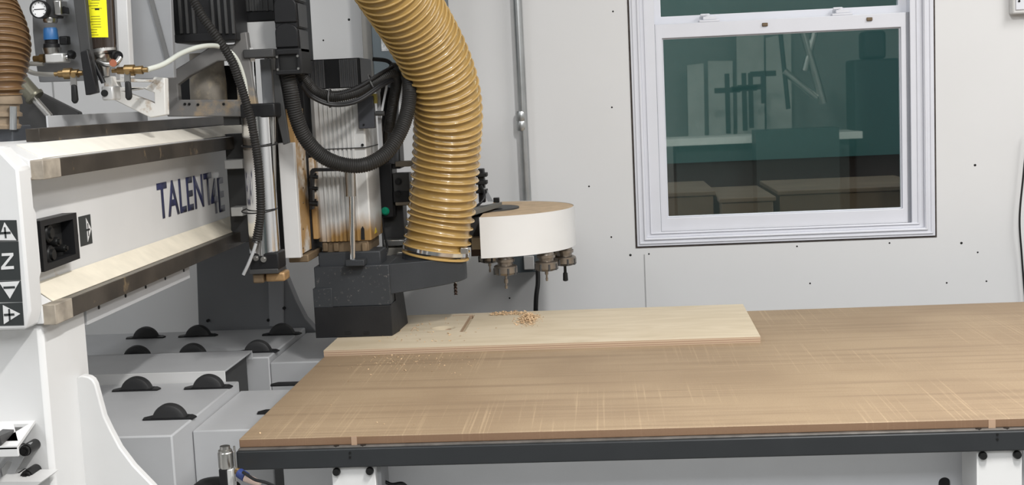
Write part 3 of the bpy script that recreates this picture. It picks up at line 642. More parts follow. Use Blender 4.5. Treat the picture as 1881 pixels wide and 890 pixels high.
# ---------------------------------------------------------------- carriage on the beam
t = thing('beam_carriage', 'dark grey bracket riding on top of the beam under the black motor', 'machine carriage', P(370, 215, Y=3.45))
outer = [(307, 214), (303, 150), (316, 131), (345, 113), (388, 84), (430, 81), (436, 62), (452, 58), (470, 190), (466, 214)]
MB().pp(outer, [[(328, 183), (326, 155), (348, 139), (400, 112), (431, 111), (436, 183)]], 3.40, .03).build('bracket', mat('dusty_grey_casting', (.16, .155, .15), .5, var=.1, stain=(.33, .25, .16), sthr=.56, ss=8), t, bevel=.003)
p0, p1 = P(384, 186, Y=3.52), P(379, 98, Y=3.52)
MB().lathe(p0, p1, [(0, .05), (.35, .05), (.5, .049), (.7, .046), (1, .046)], 32).build('gear_housing', mat('dusty_gear_housing', (.27, .24, .2), .6, stain=(.45, .38, .28), sthr=.5, ss=9), t)
MB().fb(318, 76, 402, 125, 3.56, .05).build('cover_plate', wht, t, bevel=.002)
for x, y in ((340, 191), (348, 191), (364, 192), (411, 191)):
    p = P(x, y, Y=3.40); MB().cyl((p.x, 3.402, p.z), (p.x, 3.397, p.z), .0035, n=12).build('bolt', boltm, t)
MB().fb(322, 122, 436, 192, 3.60, .05).build('rear_cover', blk, t, bevel=.002)  # black block added so the bracket opening reads dark
MB().fb(410, 205, 440, 230, 3.42, .05).build('slide_block', dgry, t, bevel=.002)
t = thing('servo_motor', 'black finned motor above the grey bracket on the beam', 'motor', P(370, 75, Y=3.36))
MB().fb(316, -60, 430, 77, 3.36, .12).build('housing', blk, t, bevel=.004)
b = MB()
for k in range(9):
    x = 326 + k * 12
    if k not in (3, 4): b.fb(x, -60, x + 5, 62, 3.352, .009)
b.build('cooling_fins', dgry, t, bevel=.001)
MB().fb(318, 62, 405, 76, 3.351, .01).build('base_flange', blk, t, bevel=.001)

# upper left sheet-metal back panels
t = thing('machine_back_panel', 'tall pale grey sheet metal panel behind the air regulators', 'panel', P(200, 150, Y=3.2))
MB().pp([(232, -40), (312, -40), (320, 143), (240, 146)], [], 3.30, .02).build('side_sheet', grym, t, bevel=.002)
MB().pp([(205, -40), (231, -40), (240, 143), (214, 144)], [], 3.25, .03).build('bright_fold', wht, t, bevel=.002)
MB().pp([(262, -40), (270, -40), (312, 112), (305, 114)], [], 3.293, .008).build('strap', mat('grey_strap', (.14, .14, .14), .5), t)
t = thing('hanging_bracket', 'white dusty triangular bracket under the grey panel beside the motor bracket', 'bracket', P(255, 215, Y=3.05))
MB().pp([(205, 142), (280, 147), (283, 141), (302, 143), (304, 211), (276, 216), (198, 178)], [[(213, 150), (280, 151), (268, 160), (216, 160)], [(226, 168), (262, 163), (283, 170), (284, 190)]], 3.08, .03).build('plate', whtd, t, bevel=.002)
t = thing('mounting_board', 'grey mounting plate carrying the gauge, regulator and filter bottle', 'panel', P(140, 150, Y=3.05))
MB().pp([(57, -40), (206, -40), (214, 146), (72, 151), (67, 125), (60, 60)], [], 3.0, .025).build('plate', grym, t, bevel=.002)
YA = 2.95
t = thing('pressure_gauge', 'round white dial gauge on a grey air regulator at the top left', 'gauge', P(72, 17, Y=YA))
p = P(72, 17, Y=YA - .03)
MB().lathe((p.x, YA - .005, p.z), (p.x, YA - .034, p.z), [(0, .018), (.5, .021), (1, .021), (1, .018), (.8, .018)], 36).build('bezel', blk, t)
fc = MB().cyl((p.x, YA - .006, p.z), (p.x, YA - .0295, p.z), .0182, n=36).build('dial', dial, t)
q = MB(); q.box(p.x - .012, p.x + .012, YA - .0305, YA - .029, p.z - .0008, p.z + .0008)
for k in range(9):
    a = math.radians(225 - k * 33.75); q.box(p.x + .0145 * math.cos(a) - .0009, p.x + .0145 * math.cos(a) + .0009, YA - .0303, YA - .029, p.z + .0145 * math.sin(a) - .0009, p.z + .0145 * math.sin(a) + .0009)
q.build('needle', blk, fc)
MB().fb(84, -10, 104, 33, YA - .01, .04).build('valve_body', dgry, t, bevel=.004)
MB().fb(98, 0, 112, 28, YA - .015, .04).build('side_block', stl, t, bevel=.003)
MB().lathe(P(92, 42, Y=YA + .005), P(92, 32, Y=YA + .005), [(0, .015), (.3, .017), (1, .016)], 24).build('collar', stl, t)
MB().cyl(P(104, 14, Y=YA), P(116, 16, Y=YA), .006, n=16).build('stem', stl, t)
MB().hexa([P(115, 24, Y=YA - .004), P(128, 26, Y=YA - .004), P(128, 26, Y=YA + .008), P(115, 24, Y=YA + .008), P(114, 11, Y=YA - .004), P(126, 14, Y=YA - .004), P(126, 14, Y=YA + .008), P(114, 11, Y=YA + .008)]).build('wing_knob', blk, t, bevel=.002)
t = thing('air_regulator', 'air regulator with blue knob on the grey plate below the gauge', 'regulator', P(98, 115, Y=YA))
MB().lathe(P(94, 73, Y=YA), P(92, 51, Y=YA), [(0, .0165), (.1, .017), (.85, .0155), (1, .0135)], 32).build('knob', blu, t)
MB().lathe(P(95, 89, Y=YA), P(94, 73, Y=YA), [(0, .019), (.5, .018), (.6, .015), (1, .015)], 28).build('locking_ring', blk, t)
MB().lathe(P(96, 99, Y=YA), P(95, 88, Y=YA), [(0, .019), (1, .021)], 28).build('collar', stl, t)
MB().fb(82, 98, 116, 115, YA - .018, .045).build('body', alu, t, bevel=.003)
MB().fb(108, 66, 124, 82, YA, .02).build('latch', blk, t, bevel=.003)
MB().cyl(P(116, 106, Y=YA), P(126, 105, Y=YA), .007, n=16).build('stem', stl, t)
MB().lathe(P(126, 104, Y=YA), P(138, 96, Y=YA), [(0, .006), (.4, .012), (.8, .009), (1, .003)], 16).build('drain_knob', blk, t)
MB().lathe(P(62, 108, Y=YA), P(82, 107, Y=YA), [(0, .007), (.6, .007), (.6, .010), (1, .010)], 16).build('inlet_fitting', brs, t)
t = thing('filter_bottle', 'dark cylindrical filter bottle wearing a bright yellow warning label', 'filter', P(190, 150, Y=YA))
c0, c1 = P(187, 92, Y=YA), P(180, -40, Y=YA)
ax = (c1 - c0).normalized()
MB().lathe(c0, c1, [(0, .030), (.02, .034), (1, .034)], 48).build('bottle', mat('smoked_brown_bottle', (.03, .02, .015), .08, coat=1), t)
# label: wrap on the front left of the bottle
u = Vector((1, 0, 0)); u = (u - ax * u.dot(ax)).normalized(); v = ax.cross(u)
if v.y > 0: v = -v
def wrap(par_m, nm, a0, a1, s0, s1, rr, par):
    q = MB(); n = 20; L_ = []
    for k in range(n + 1):
        a = math.radians(a0 + (a1 - a0) * k / n); d = u * math.cos(a) + v * math.sin(a)
        L_.append((q.b.verts.new(c0.lerp(c1, s0) + d * rr), q.b.verts.new(c0.lerp(c1, s1) + d * rr), q.b.verts.new(c0.lerp(c1, s1) + d * (rr - .0008)), q.b.verts.new(c0.lerp(c1, s0) + d * (rr - .0008))))
    for A_, B_ in zip(L_, L_[1:]):
        for i in range(4): q._f([A_[i], A_[(i + 1) % 4], B_[(i + 1) % 4], B_[i]])
    return q.build(nm, par_m, par)
lb = wrap(ylw, 'warning_label', 42, 172, .17, 1.0, .0348, t)
for k in range(22):
    s0 = .20 + k * .0365; a = random.uniform(95, 118)
    if k in (8, 9): continue
    wrap(ylb, 'print_line', a - random.uniform(30, 44), a - 2, s0, s0 + .008, .0353, lb)
    if k % 2: wrap(ylb, 'print_line', 112, 145, s0, s0 + .006, .0353, lb)
wrap(blk, 'print_line', 70, 86, .545, .57, .0353, lb)
MB().lathe(P(189, 100, Y=YA), P(187, 90, Y=YA), [(0, .030), (.4, .034), (1, .034)], 40).build('bottle_cap', stl, t)
MB().lathe(P(192, 140, Y=YA), P(189, 100, Y=YA), [(0, .012), (.3, .014), (.6, .020), (1, .030)], 32).build('drain_bowl', stl, t)
MB().lathe(P(217, 103, Y=YA - .035), P(213, 102, Y=YA), [(0, .010), (.0, .006), (.2, .012), (1, .012)], 24).build('port_ring', blk, t)
MB().sweep(spline([P(180, 112, Y=YA - .03), P(195, 118, Y=YA - .04), P(212, 116, Y=YA - .04), P(222, 104, Y=YA - .03)], .003), .0065, 12).build('relief_pipe', stl, t)
MB().lathe(P(208, 116, Y=YA - .055), P(207, 115, Y=YA - .03), [(0, .008), (1, .009)], 20).build('relief_cap', cop, t)
MB().cyl(P(172, 112, Y=YA - .03), P(190, 152, Y=YA - .03), .0055, n=12).build('pull_rod', blk, t)
MB().fb(186, 158, 208, 184, YA - .02, .05).build('clamp_block', alu, t, bevel=.004)
MB().cyl(P(192, 171, Y=YA - .024), P(192, 171, Y=YA - .01), .008, n=20).build('screw', boltm, t)
MB().fb(190, 140, 206, 160, YA, .03).build('neck', whtd, t, bevel=.003)
t = thing('support_strut', 'black square bar standing upright beside the yellow labelled bottle', 'bar', P(165, 175, Y=2.9))
MB().pp([(129, -40), (152, -40), (166, 92), (178, 170), (158, 175), (148, 100)], [], 2.90, .02).build('bar', dgry, t, bevel=.002)
MB().pp([(147, 96), (160, 90), (178, 170), (157, 175)], [], 2.885, .02).build('lower_clamp', blk, t, bevel=.002)
def lever(x0, x1, y, lx, label):
    t = thing('ball_valve', label, 'valve', P((x0 + x1) / 2, y, Y=YA - .02), 'brass ball valves under the filter')
    p0, p1 = P(x0, y + 1, Y=YA - .02), P(x1, y - 1, Y=YA - .02)
    MB().lathe(p0, p1, [(0, .005), (.15, .005), (.15, .008), (.35, .009), (.36, .013), (.62, .013), (.63, .009), (.85, .010), (.85, .006), (1, .006)], 20).build('body', brs, t)
    MB().pp([(lx - 5, y + 4), (lx + 5, y + 4), (lx + 6, y + 22), (lx - 5, y + 22)], [], YA - .045, .006).build('arm', stl, t)
    MB().pp([(lx - 5, y + 20), (lx + 5, y + 20), (lx + 8, y + 48), (lx + 6, y + 54), (lx, y + 56), (lx - 4, y + 50)], [], YA - .049, .012).build('handle', rub, t, bevel=.004)
    MB().cyl(P(lx, y + 3, Y=YA - .05), P(lx, y + 3, Y=YA - .02), .006, n=12).build('nut', brs, t)
lever(100, 152, 135, 134, 'brass valve with black lever left of the yellow labelled bottle')
lever(206, 272, 129, 233, 'brass valve with black lever right of the yellow labelled bottle')
o = MB().sweep(spline(pts((80, 117, YA), (66, 117, YA), (52, 118, YA), (50, 128, YA), (66, 135, YA), (102, 137, YA - .02)), .003), .0055, 12).build('air_hose', mat('clear_braided_hose', (.42, .41, .38), .3, .3)); tag(o, 'short looped silver air hose left of the black strut', 'hose')
o = MB().sweep(spline(pts((270, 128, YA - .02), (300, 118, 3.0), (335, 97, 3.1), (372, 85, 3.2), (405, 86, 3.3), (432, 105, 3.33), (448, 145, 3.36), (454, 190, 3.38)), .004), .0062, 12).build('air_hose', mat('pale_braided_hose', (.62, .64, .58), .3)); tag(o, 'pale arching air hose running from the brass valve to the chrome cylinder', 'hose')

# dark frame and pipe behind the beam at the far left
t = thing('rear_frame', 'dark grey frame with sloping edge behind the beam at far left', 'frame', P(60, 270, Y=3.62))
MB().pp([(-30, 120), (30, 140), (62, 165), (144, 206), (145, 214), (88, 216), (86, 300), (-30, 300)], [], 3.62, .03).build('plate', mat('dark_frame_paint', (.065, .063, .062), .5), t, bevel=.003)
MB().cyl(P(92, 214, Y=3.55), P(60, 178, Y=3.55), .010, n=24).build('rod', stl, t)
MB().lathe(P(66, 180, Y=3.55), P(30, 140, Y=3.55), [(0, .026), (.06, .028), (.12, .028), (.12, .023), (1, .023)], 28).build('pipe', mat('olive_steel', (.22, .21, .16), .35, .6), t)
# left hose
def hose(path, Rf, pitch, mw, mr, parent, ribr, marks=()):
    sp = spline(path, pitch / 8); N = len(sp)
    q = MB(); q.sweep(sp, lambda i, N_: Rf(i / N_) - .0065 * math.sin(math.pi * ((i % 8) / 8)) ** .8, 56, cap=False)
    wv = q.build('hose_wall', mw, parent, ang=70)
    T = [(sp[min(i + 1, N - 1)] - sp[max(i - 1, 0)]).normalized() for i in range(N)]
    uu = T[0].orthogonal().normalized(); fr = []
    for i in range(N):
        uu = (uu - T[i] * uu.dot(T[i])).normalized(); fr.append((uu.copy(), T[i].cross(uu)))
    q = MB()
    for i in range(0, N, 8):
        R_ = Rf(i / N); n = 56; rows = []
        for k in range(n):
            a = 2 * math.pi * k / n; d = fr[i][0] * math.cos(a) + fr[i][1] * math.sin(a); c = sp[i] + d * R_
            rows.append([q.b.verts.new(c + (d * math.cos(w_) * 1.5 + T[i] * math.sin(w_)) * ribr) for w_ in [2 * math.pi * j / 8 for j in range(8)]])
        for k in range(n):
            A_, B_ = rows[k], rows[(k + 1) % n]
            for j in range(8): q._f([A_[j], A_[(j + 1) % 8], B_[(j + 1) % 8], B_[j]])
    q.build('reinforcing_rib', mr, parent, ang=80)
    return sp
t = thing('dust_hose', 'brown ribbed dust hose hanging at the top left corner', 'hose', P(5, 240, Y=2.86))
hose(pts((-75, -50, 2.95), (-40, 0, 2.93), (-12, 60, 2.9), (-4, 110, 2.88), (2, 150, 2.87), (4, 176, 2.87)), lambda s: .074 - .034 * max(0, (s - .62) / .38) ** 1.5, .0125, hosd, hosdr, t, .0016)
MB().lathe(P(6, 236, Y=2.87), P(4, 172, Y=2.87), [(0, .036), (.1, .040), (.15, .034), (.35, .034), (.36, .042), (.45, .042), (.5, .036), (.7, .037), (.72, .043), (.8, .043), (1, .040)], 40).build('hose_collar', mat('dusty_collar', (.24, .18, .12), .7, var=.25, vs=30), t)
MB().cyl(P(24, 238, Y=2.84), P(24, 195, Y=2.84), .008, n=16).build('clamp_bolt', galv, t)
t = thing('dust_port', 'dark duct block under the brown hose at the far left', 'duct', P(5, 270, Y=2.87))
MB().fb(-30, 232, 24, 275, 2.86, .10).build('duct', mat('slate_duct', (.06, .065, .075), .5), t, bevel=.003)

# ---------------------------------------------------------------- Z axis: slide plate, cylinder
t = thing('z_axis_slide', 'upright slide of the router head with dusty white edge plates', 'machine slide', P(530, 480, Y=3.62))
MB().fb(492, -60, 560, 470, 3.70, .16).build('back_plate', blk, t, bevel=.002)
MB().fb(440, 40, 508, 92, 3.50, .10).build('top_block', wht, t, bevel=.002)
MB().fb(441, 90, 460, 200, 3.52, .06).build('side_bar', bluw, t, bevel=.002)
MB().fb(480, 108, 500, 200, 3.50, .05).build('carriage_bar', grym, t, bevel=.002)
MB().fb(486, 108, 500, 300, 3.56, .05).build('guide_rod_block', dgry, t, bevel=.002)
b = MB()
for x in (490, 497, 503): b.cyl(P(x + 3, 480, Y=3.55), P(x, 100, Y=3.55), .004, n=12)
b.build('guide_rods', stl, t)
MB().pp([(501, 128), (512, 130), (532, 262), (520, 266), (505, 200)], [], 3.45, .012).build('diagonal_guard', dgry, t, bevel=.002)
cw = MB(); x0 = P(517, 370, Y=3.56).x; x1 = P(546, 370, Y=3.56).x
cw.box(x0, x1, 3.56, 3.585, P(530, 474, Y=3.56).z, P(530, 262, Y=3.56).z); cw.build('front_edge_plate', wht, t, bevel=.002)
MB().box(x0 + .01, x1, 3.586, 3.78, P(530, 466, Y=3.6).z, P(530, 200, Y=3.6).z).build('side_plate', resin, t, bevel=.002)
MB().box(x0 - .0, x1 + .012, 3.60, 3.79, P(540, 482, Y=3.6).z, P(540, 468, Y=3.6).z).build('foot', brwn, t, bevel=.003)
x2 = P(574, 370, Y=3.70).x
MB().box(x1 + .006, x1 + .022, 3.70, 3.80, P(560, 440, Y=3.7).z, P(560, 290, Y=3.7).z).build('mount_plate', resin, t, bevel=.003)
for y in (292, 310, 345, 372, 420, 455):
    p = P(557, y, X=x1 + .001); MB().cyl((x1, p.y, p.z), (x1 + .002, p.y, p.z), .003, n=10).build('screw', brwn, t)
for y in (322, 348, 370):
    p = P(575, y, Y=3.69); MB().cyl((p.x - .008, 3.70, p.z), (p.x + .008, 3.70, p.z), .007, n=14).build('bolt_head', boltm, t)
MB().fb(412, 293, 446, 310, 3.62, .05).build('limit_bracket', alu, t, bevel=.002)
MB().fb(424, 380, 446, 397, 3.62, .05).build('limit_bracket', alu, t, bevel=.002)
MB().fb(419, 245, 455, 445, 3.68, .05).build('saddle', dgry, t, bevel=.002)
b = MB(); b.fb(438, -60, 508, 40, 3.52, .12); mt = b.build('motor', blk, t, bevel=.004)
b = MB()
b.fb(444, -60, 500, 20, 3.5165, .006)
for k in range(6): b.fb(446 + k * 10, -60, 450 + k * 10, 20, 3.512, .006)
b.build('motor_fins', dgry, mt)

t = thing('balance_cylinder', 'shiny chrome pneumatic cylinder with black end caps on the router head', 'pneumatic cylinder', P(480, 500, Y=3.40))
YC = 3.42
a0, a1 = P(487, 466, Y=YC), P(471, 214, Y=YC)
MB().cyl(a0, a1, .0405, n=56).build('barrel', chrm, t)
MB().cyl(P(508, 500, Y=YC - .0), P(500, 205, Y=YC - .0), .0045, n=12).build('tie_rod', stl, t)
MB().fb(458, 464, 512, 496, YC - .040, .08).build('bottom_cap', blk, t, bevel=.004)
MB().fb(457, 494, 511, 503, YC - .043, .085).build('base_plate', dgry, t, bevel=.002)
MB().fb(441, 190, 505, 216, YC - .036, .075).build('top_cap', blk, t, bevel=.004)
MB().fb(464, 502, 484, 520, YC - .03, .05).build('foot_lug', brwn, t, bevel=.004)
MB().fb(487, 500, 523, 517, YC - .02, .06).build('foot_lug', mat('bronze_casting', (.40, .25, .12), .45, .4, var=.25, vs=30), t, bevel=.005)
MB().cyl(P(466, 195, Y=YC), P(461, 105, Y=YC), .0105, n=24).build('piston_rod', chrm, t)
MB().lathe(P(460, 118, Y=YC), P(459, 88, Y=YC), [(0, .010), (.2, .014), (.55, .014), (.6, .010), (1, .010)], 6).build('rod_nut', alu, t)
MB().fb(446, 90, 502, 106, YC - .03, .08).build('yoke', dgry, t, bevel=.003)
for x, y, r in ((470, 474, .0075), (484, 476, .008)):
    p = P(x, y, Y=YC - .045); MB().lathe((p.x, YC - .035, p.z), (p.x, YC - .052, p.z), [(0, r), (.6, r), (.6, r * .6), (1, r * .6)], 16).build('port_fitting', stl, t)

# corrugated lines
def cord(nm, lab, path, R, m=cond, pitch=.007, amp=.0016, cat='conduit', grp=None):
    o = corr(path, R, nm, m, None, pitch, amp); tag(o, lab, cat, grp); return o
cord('corrugated_tube', 'thin ribbed black tube running from the motor down across the chrome cylinder', pts((345, -20, 3.28), (372, 30, 3.28), (400, 70, 3.29), (425, 110, 3.31), (440, 150, 3.33), (451, 185, 3.34), (462, 225, 3.345), (473, 290, 3.348), (478, 350, 3.35), (478, 400, 3.352), (470, 445, 3.355)), .0125, pitch=.0065, amp=.002)
o = MB().sweep(spline(pts((472, 440, 3.35), (466, 460, 3.345), (456, 485, 3.34), (446, 506, 3.34)), .004), .0045, 10).build('air_hose', mat('grey_air_line', (.4, .41, .42), .3)); tag(o, 'short grey air line below the thin ribbed tube at the cylinder foot', 'hose')
for y0 in (265, 384):
    q = MB(); ang = 0; c = P(479, y0, Y=YC)
    q.sweep([(c.x + .0455 * math.cos(a) - .0, YC - .012 + .062 * math.sin(a), c.z + .004 * math.sin(a)) for a in [2 * math.pi * k / 40 for k in range(41)]], .0018, 8)
    o = q.build('cable_tie', blk); tag(o, ('upper' if y0 == 265 else 'lower') + ' black cable tie strapped around the chrome cylinder', 'cable tie', 'cable ties on the chrome cylinder')

# cable carrier
t = thing('cable_carrier', 'black plastic energy chain hanging in front of the router head', 'cable carrier', P(535, 138, Y=3.42))
YK = 3.42
edges = [-50, -5, 44, 90]
kx = [P(505, 60, Y=YK).x, P(547, 60, Y=YK).x]
for i in range(3):
    zt_, zb_ = P(525, edges[i], Y=YK).z, P(525, edges[i + 1], Y=YK).z; xc = (kx[0] + kx[1]) / 2; hw = (kx[1] - kx[0]) / 2
    q = MB(); arc = [(xc + hw * math.cos(a), YK, zt_ - .02 + .022 * math.sin(a)) for a in [math.pi * k / 12 for k in range(13)]]
    q.plate([(xc + hw, YK, zb_ + .004), *arc, (xc - hw, YK, zb_ + .004)], [], (0, .012, 0)); q.box(xc - hw, xc + hw, YK + .006, YK + .11, zb_ - .012, zt_ - .012)
    lk = q.build('chain_link', blk, t, bevel=.003)
    MB().box(xc + hw, xc + hw + .003, YK + .012, YK + .11, zb_ - .008, zt_ - .016).build('side_plate', mat('black_chain_side', (.022, .022, .023), .4) if i == 0 else bpy.data.materials['black_chain_side'], lk, bevel=.001)
zt_, zb_ = P(525, 90, Y=YK).z, P(525, 137, Y=YK).z
q = MB(); x0, x1 = kx[0] - .002, kx[1] + .004
q.plate([(x0, YK - .008, zb_), (x1, YK - .008, zb_), (x1, YK - .008, zt_), (x0, YK - .008, zt_)], [[(x0 + .009, YK - .008, zb_ + .012), (x1 - .009, YK - .008, zb_ + .012), (x1 - .009, YK - .008, zt_ - .014), (x0 + .009, YK - .008, zt_ - .014)]], (0, .02, 0))
eb = q.build('end_bracket', blk, t, bevel=.002)
MB().box(x0 + .001, x1 - .001, YK + .004, YK + .12, zb_ + .002, zt_).build('end_link', rub, t)
for xx in (x0 + .006, x1 - .006):
    for zz in (zb_ + .014, zt_ - .020): MB().cyl((xx, YK - .012, zz), (xx, YK - .004, zz), .0032, n=12).build('screw', stl, eb)

# ---------------------------------------------------------------- spindle
t = thing('router_spindle', 'ribbed white aluminium spindle body with black fan cap', 'spindle', P(635, 460, Y=3.75))
SY = 3.72
sx0, sx1 = P(576, 300, Y=SY).x, P(674, 300, Y=SY).x
SZ0, SZ1 = P(640, 442, Y=SY).z, P(630, 162, Y=SY).z
def strip_mat():
    m = mat('stained_spindle_body', (.66, .66, .65), .35, .25, var=.04)
    nt = m.node_tree; N = nt.nodes; L = nt.links; bs = N['Principled BSDF']
    src = bs.inputs['Base Color'].links[0].from_socket
    tc = N.new('ShaderNodeTexCoord'); s = N.new('ShaderNodeSeparateXYZ'); L.new(tc.outputs['Object'], s.inputs[0])
    mp = N.new('ShaderNodeMapping'); mp.inputs['Scale'].default_value = (1, 1, .35); L.new(tc.outputs['Object'], mp.inputs[0])
    n = N.new('ShaderNodeTexNoise'); n.inputs['Scale'].default_value = 14; n.inputs['Detail'].default_value = 5; L.new(mp.outputs[0], n.inputs[0])
    z = N.new('ShaderNodeMapRange'); z.inputs[1].default_value = .04; z.inputs[2].default_value = .13; z.inputs[3].default_value = .32; z.inputs[4].default_value = -.25; L.new(s.outputs[2], z.inputs[0])
    ad = N.new('ShaderNodeMath'); ad.operation = 'ADD'; L.new(z.outputs[0], ad.inputs[0]); L.new(n.outputs[0], ad.inputs[1])
    r = N.new('ShaderNodeMapRange'); r.inputs[1].default_value = .46; r.inputs[2].default_value = .82; L.new(ad.outputs[0], r.inputs[0])
    mx = N.new('ShaderNodeMix'); mx.data_type = 'RGBA'; L.new(r.outputs[0], mx.inputs[0]); L.new(src, mx.inputs[6]); mx.inputs[7].default_value = (.34, .20, .07, 1)
    L.new(mx.outputs[2], bs.inputs['Base Color']); return m
spm = strip_mat()
b = MB(); outl = [(sx0, SY + .20), (sx0, SY + .01), (sx0 + .012, SY)]
xa, xb = P(592, 300, Y=SY).x, P(656, 300, Y=SY).x; nr = 8; stp = (xb - xa) / nr
for k in range(nr):
    o_ = xa + k * stp
    outl += [(o_, SY), (o_ + stp * .12, SY - .006), (o_ + stp * .62, SY - .006), (o_ + stp * .75, SY)]
outl += [(xb, SY), (sx1 - .004, SY), (sx1, SY + .004), (sx1, SY + .20)]
b.plate([(x, y, SZ0) for x, y in outl], [], (0, 0, SZ1 - SZ0)); b.build('body', spm, t, smooth=False)
zz = P(640, 272, Y=SY).z; MB().box(sx0 - .001, sx1 + .0015, SY - .0075, SY + .20, zz - .0015, zz + .0015).build('body_joint', dgry, t)
cz0, cz1 = P(630, 163, Y=SY).z, P(630, 107, Y=SY).z
MB().box(sx0 - .006, sx1 - .004, SY + .004, SY + .19, cz0, cz1).build('fan_cap', blk, t, bevel=.004)
finm = mat('grey_fin', (.075, .075, .078), .4)
for ks in (range(0, 5), range(8, 13)):
    b = MB(); b.box(sx0 - .004 + ks[0] * (sx1 - sx0) / 13, sx0 + .001 + ks[-1] * (sx1 - sx0) / 13, SY + .001, SY + .006, cz0 + .004, cz1 - .003)
    for k in ks:
        x = sx0 - .004 + k * (sx1 - sx0) / 13; b.box(x, x + .005, SY - .004, SY + .005, cz0 + .004, cz1 - .003)
    b.build('cooling_fins', finm, t, bevel=.0008)
b = MB(); b.fb(657, 176, 687, 236, SY - .02, .022); jb = b.build('junction_box', mat('slate_plastic', (.045, .047, .055), .4), t, bevel=.002)
for x, y in ((667, 181), (668, 229)):
    p = P(x, y, Y=SY - .021); MB().cyl((p.x, SY - .0225, p.z), (p.x, SY - .018, p.z), .003, n=10).build('screw', boltm, jb)
for x, y in ((666, 266),): p = P(x, y, Y=SY); MB().cyl((p.x, SY - .004, p.z), (p.x, SY + .002, p.z), .004, n=12).build('bolt', boltm, t)
MB().fb(694, 160, 700, 280, SY + .02, .01).build('side_rail', grym, t)
MB().fb(682, 172, 692, 190, SY - .012, .02).build('cable_gland', mat('gland_yellow', (.3, .24, .04), .5), t)
MB().cyl(P(690, 208, Y=SY - .01), P(706, 208, Y=SY - .01), .007, n=16).build('connector', dgry, t)
# stepped nose
b = MB(); b.box(sx0 + .01, sx1 - .01, SY + .005, SY + .19, P(640, 465, Y=SY).z, SZ0); b.build('nose_flange', brwn, t, bevel=.003)
for x in (592, 612, 664): MB().fb(x, 446, x + 10, 462, SY - .004, .02).build('nose_bolt', brwn, t, bevel=.003)
MB().pp([(663, 440), (663, 420), (666, 415), (669, 420), (670, 440)], [], SY - .002, .003).build('slot_mark', blk, t)
wt = MB().plate([(sx1 + .0003, SY + .06, SZ0 + .012), (sx1 + .0003, SY + .10, SZ0 + .012), (sx1 + .0003, SY + .08, SZ0 + .028)], [], (.001, 0, 0)).build('warning_triangle', mat('warning_yellow', (.55, .4, .03), .5), t)
# guide bracket + rod of the shoe
t = thing('dust_shoe', 'charcoal dust shoe with black skirt resting on the plywood', 'dust shoe', (-.75, 3.85, .918))
FY = 3.70
def zz_(px, py, Y=FY): return P(px, py, Y=Y).z
def xx_(px, py, Y=FY): return P(px, py, Y=Y).x
MB().box(xx_(583, 475), xx_(698, 475), FY + .012, FY + .12, zz_(640, 492), zz_(640, 463)).build('upper_housing', chg, t, bevel=.004)
# main hood: plan outline with rising underside
hc = P(796, 478, Y=3.86); HX, HY, HR = hc.x, 3.86, .100
xl, xm = xx_(578, 520), xx_(716, 520)
zt_ = zz_(640, 488); zl = zz_(640, 563)
plan = [(xl, FY), (xm, FY)]
a_s, a_e = -80, 95
for k in range(15):
    a = math.radians(a_s + (a_e - a_s) * k / 14); plan.append((HX + HR * math.cos(a), HY + HR * math.sin(a)))
plan += [(xm, FY + .27), (xl, FY + .27)]
za, zb2 = zz_(716, 543), P(856, 510, Y=3.86).z
def und(x): return zl if x <= xm else za + (zb2 - za) * (x - xm) / (HX + HR - xm)
DP = .22
MB().box(xl, xm, FY, FY + DP, zl, zt_).build('hood', chgd, t, bevel=.003)
apl = [(xm - .03, FY + .002)] + plan[2:-2] + [(xm - .03, FY + DP + .02)]
def ub(x): return za + (zb2 - za) * max(0, x - xm) / (HX + HR - xm)
b = MB(); n = len(apl); top = [b.b.verts.new((x, y, zt_ - .0005)) for x, y in apl]; bot = [b.b.verts.new((x, y, ub(x))) for x, y in apl]
for i in range(n): b._f([bot[i], bot[(i + 1) % n], top[(i + 1) % n], top[i]])
b._f(top)
lo, hi = 0, n - 1
while hi - lo > 2:
    b._f([bot[lo], bot[lo + 1], bot[hi - 1], bot[hi]]); lo += 1; hi -= 1
b._f([bot[k] for k in range(lo, hi + 1)])
b.build('hose_arm', chg, t, bevel=.002, ang=30)
MB().box(xl - .006, xl + .05, FY - .004, FY + .21, zl, zz_(640, 527)).build('step', chgd, t, bevel=.002)
# skirt
zs = .9178
b = MB(); b.box(xl - .005, xm, FY - .006, FY - .001, zs, zl + .001); b.build('front_skirt', skirtm, t, bevel=.001)
b = MB(); b.hexa([(xm, FY - .004, zs), (xm + .012, FY + .07, zs), (xm + .008, FY + .072, zs), (xm - .004, FY + .0, zs), (xm + .001, FY - .004, zl + .004), (xm + .004, FY + .07, zl + .004), (xm, FY + .072, zl + .004), (xm - .004, FY, zl + .004)]); b.build('side_skirt', skirtm, t, bevel=.001)
b = MB(); b.hexa([(xm + .008, FY + .07, zs), (xm + .016, FY + .20, zs), (xm + .010, FY + .20, zs), (xm + .003, FY + .07, zs), (xm + .002, FY + .07, za), (xm + .004, FY + .20, za + .01), (xm + .000, FY + .20, za + .01), (xm - .002, FY + .07, za)]); b.build('side_skirt', skirtm, t, bevel=.001)
b = MB(); b.box(xl - .004, xm, FY + .205, FY + .21, zs, zl); b.build('rear_skirt', skirtm, t)
b = MB(); b.box(xl - .005, xl - .001, FY - .004, FY + .21, zs, zl); b.build('side_skirt', skirtm, t)
for x in (634, 668): MB().fb(x, 609, x + 10, 613, FY - .008, .004).build('skirt_tear', blk, t)
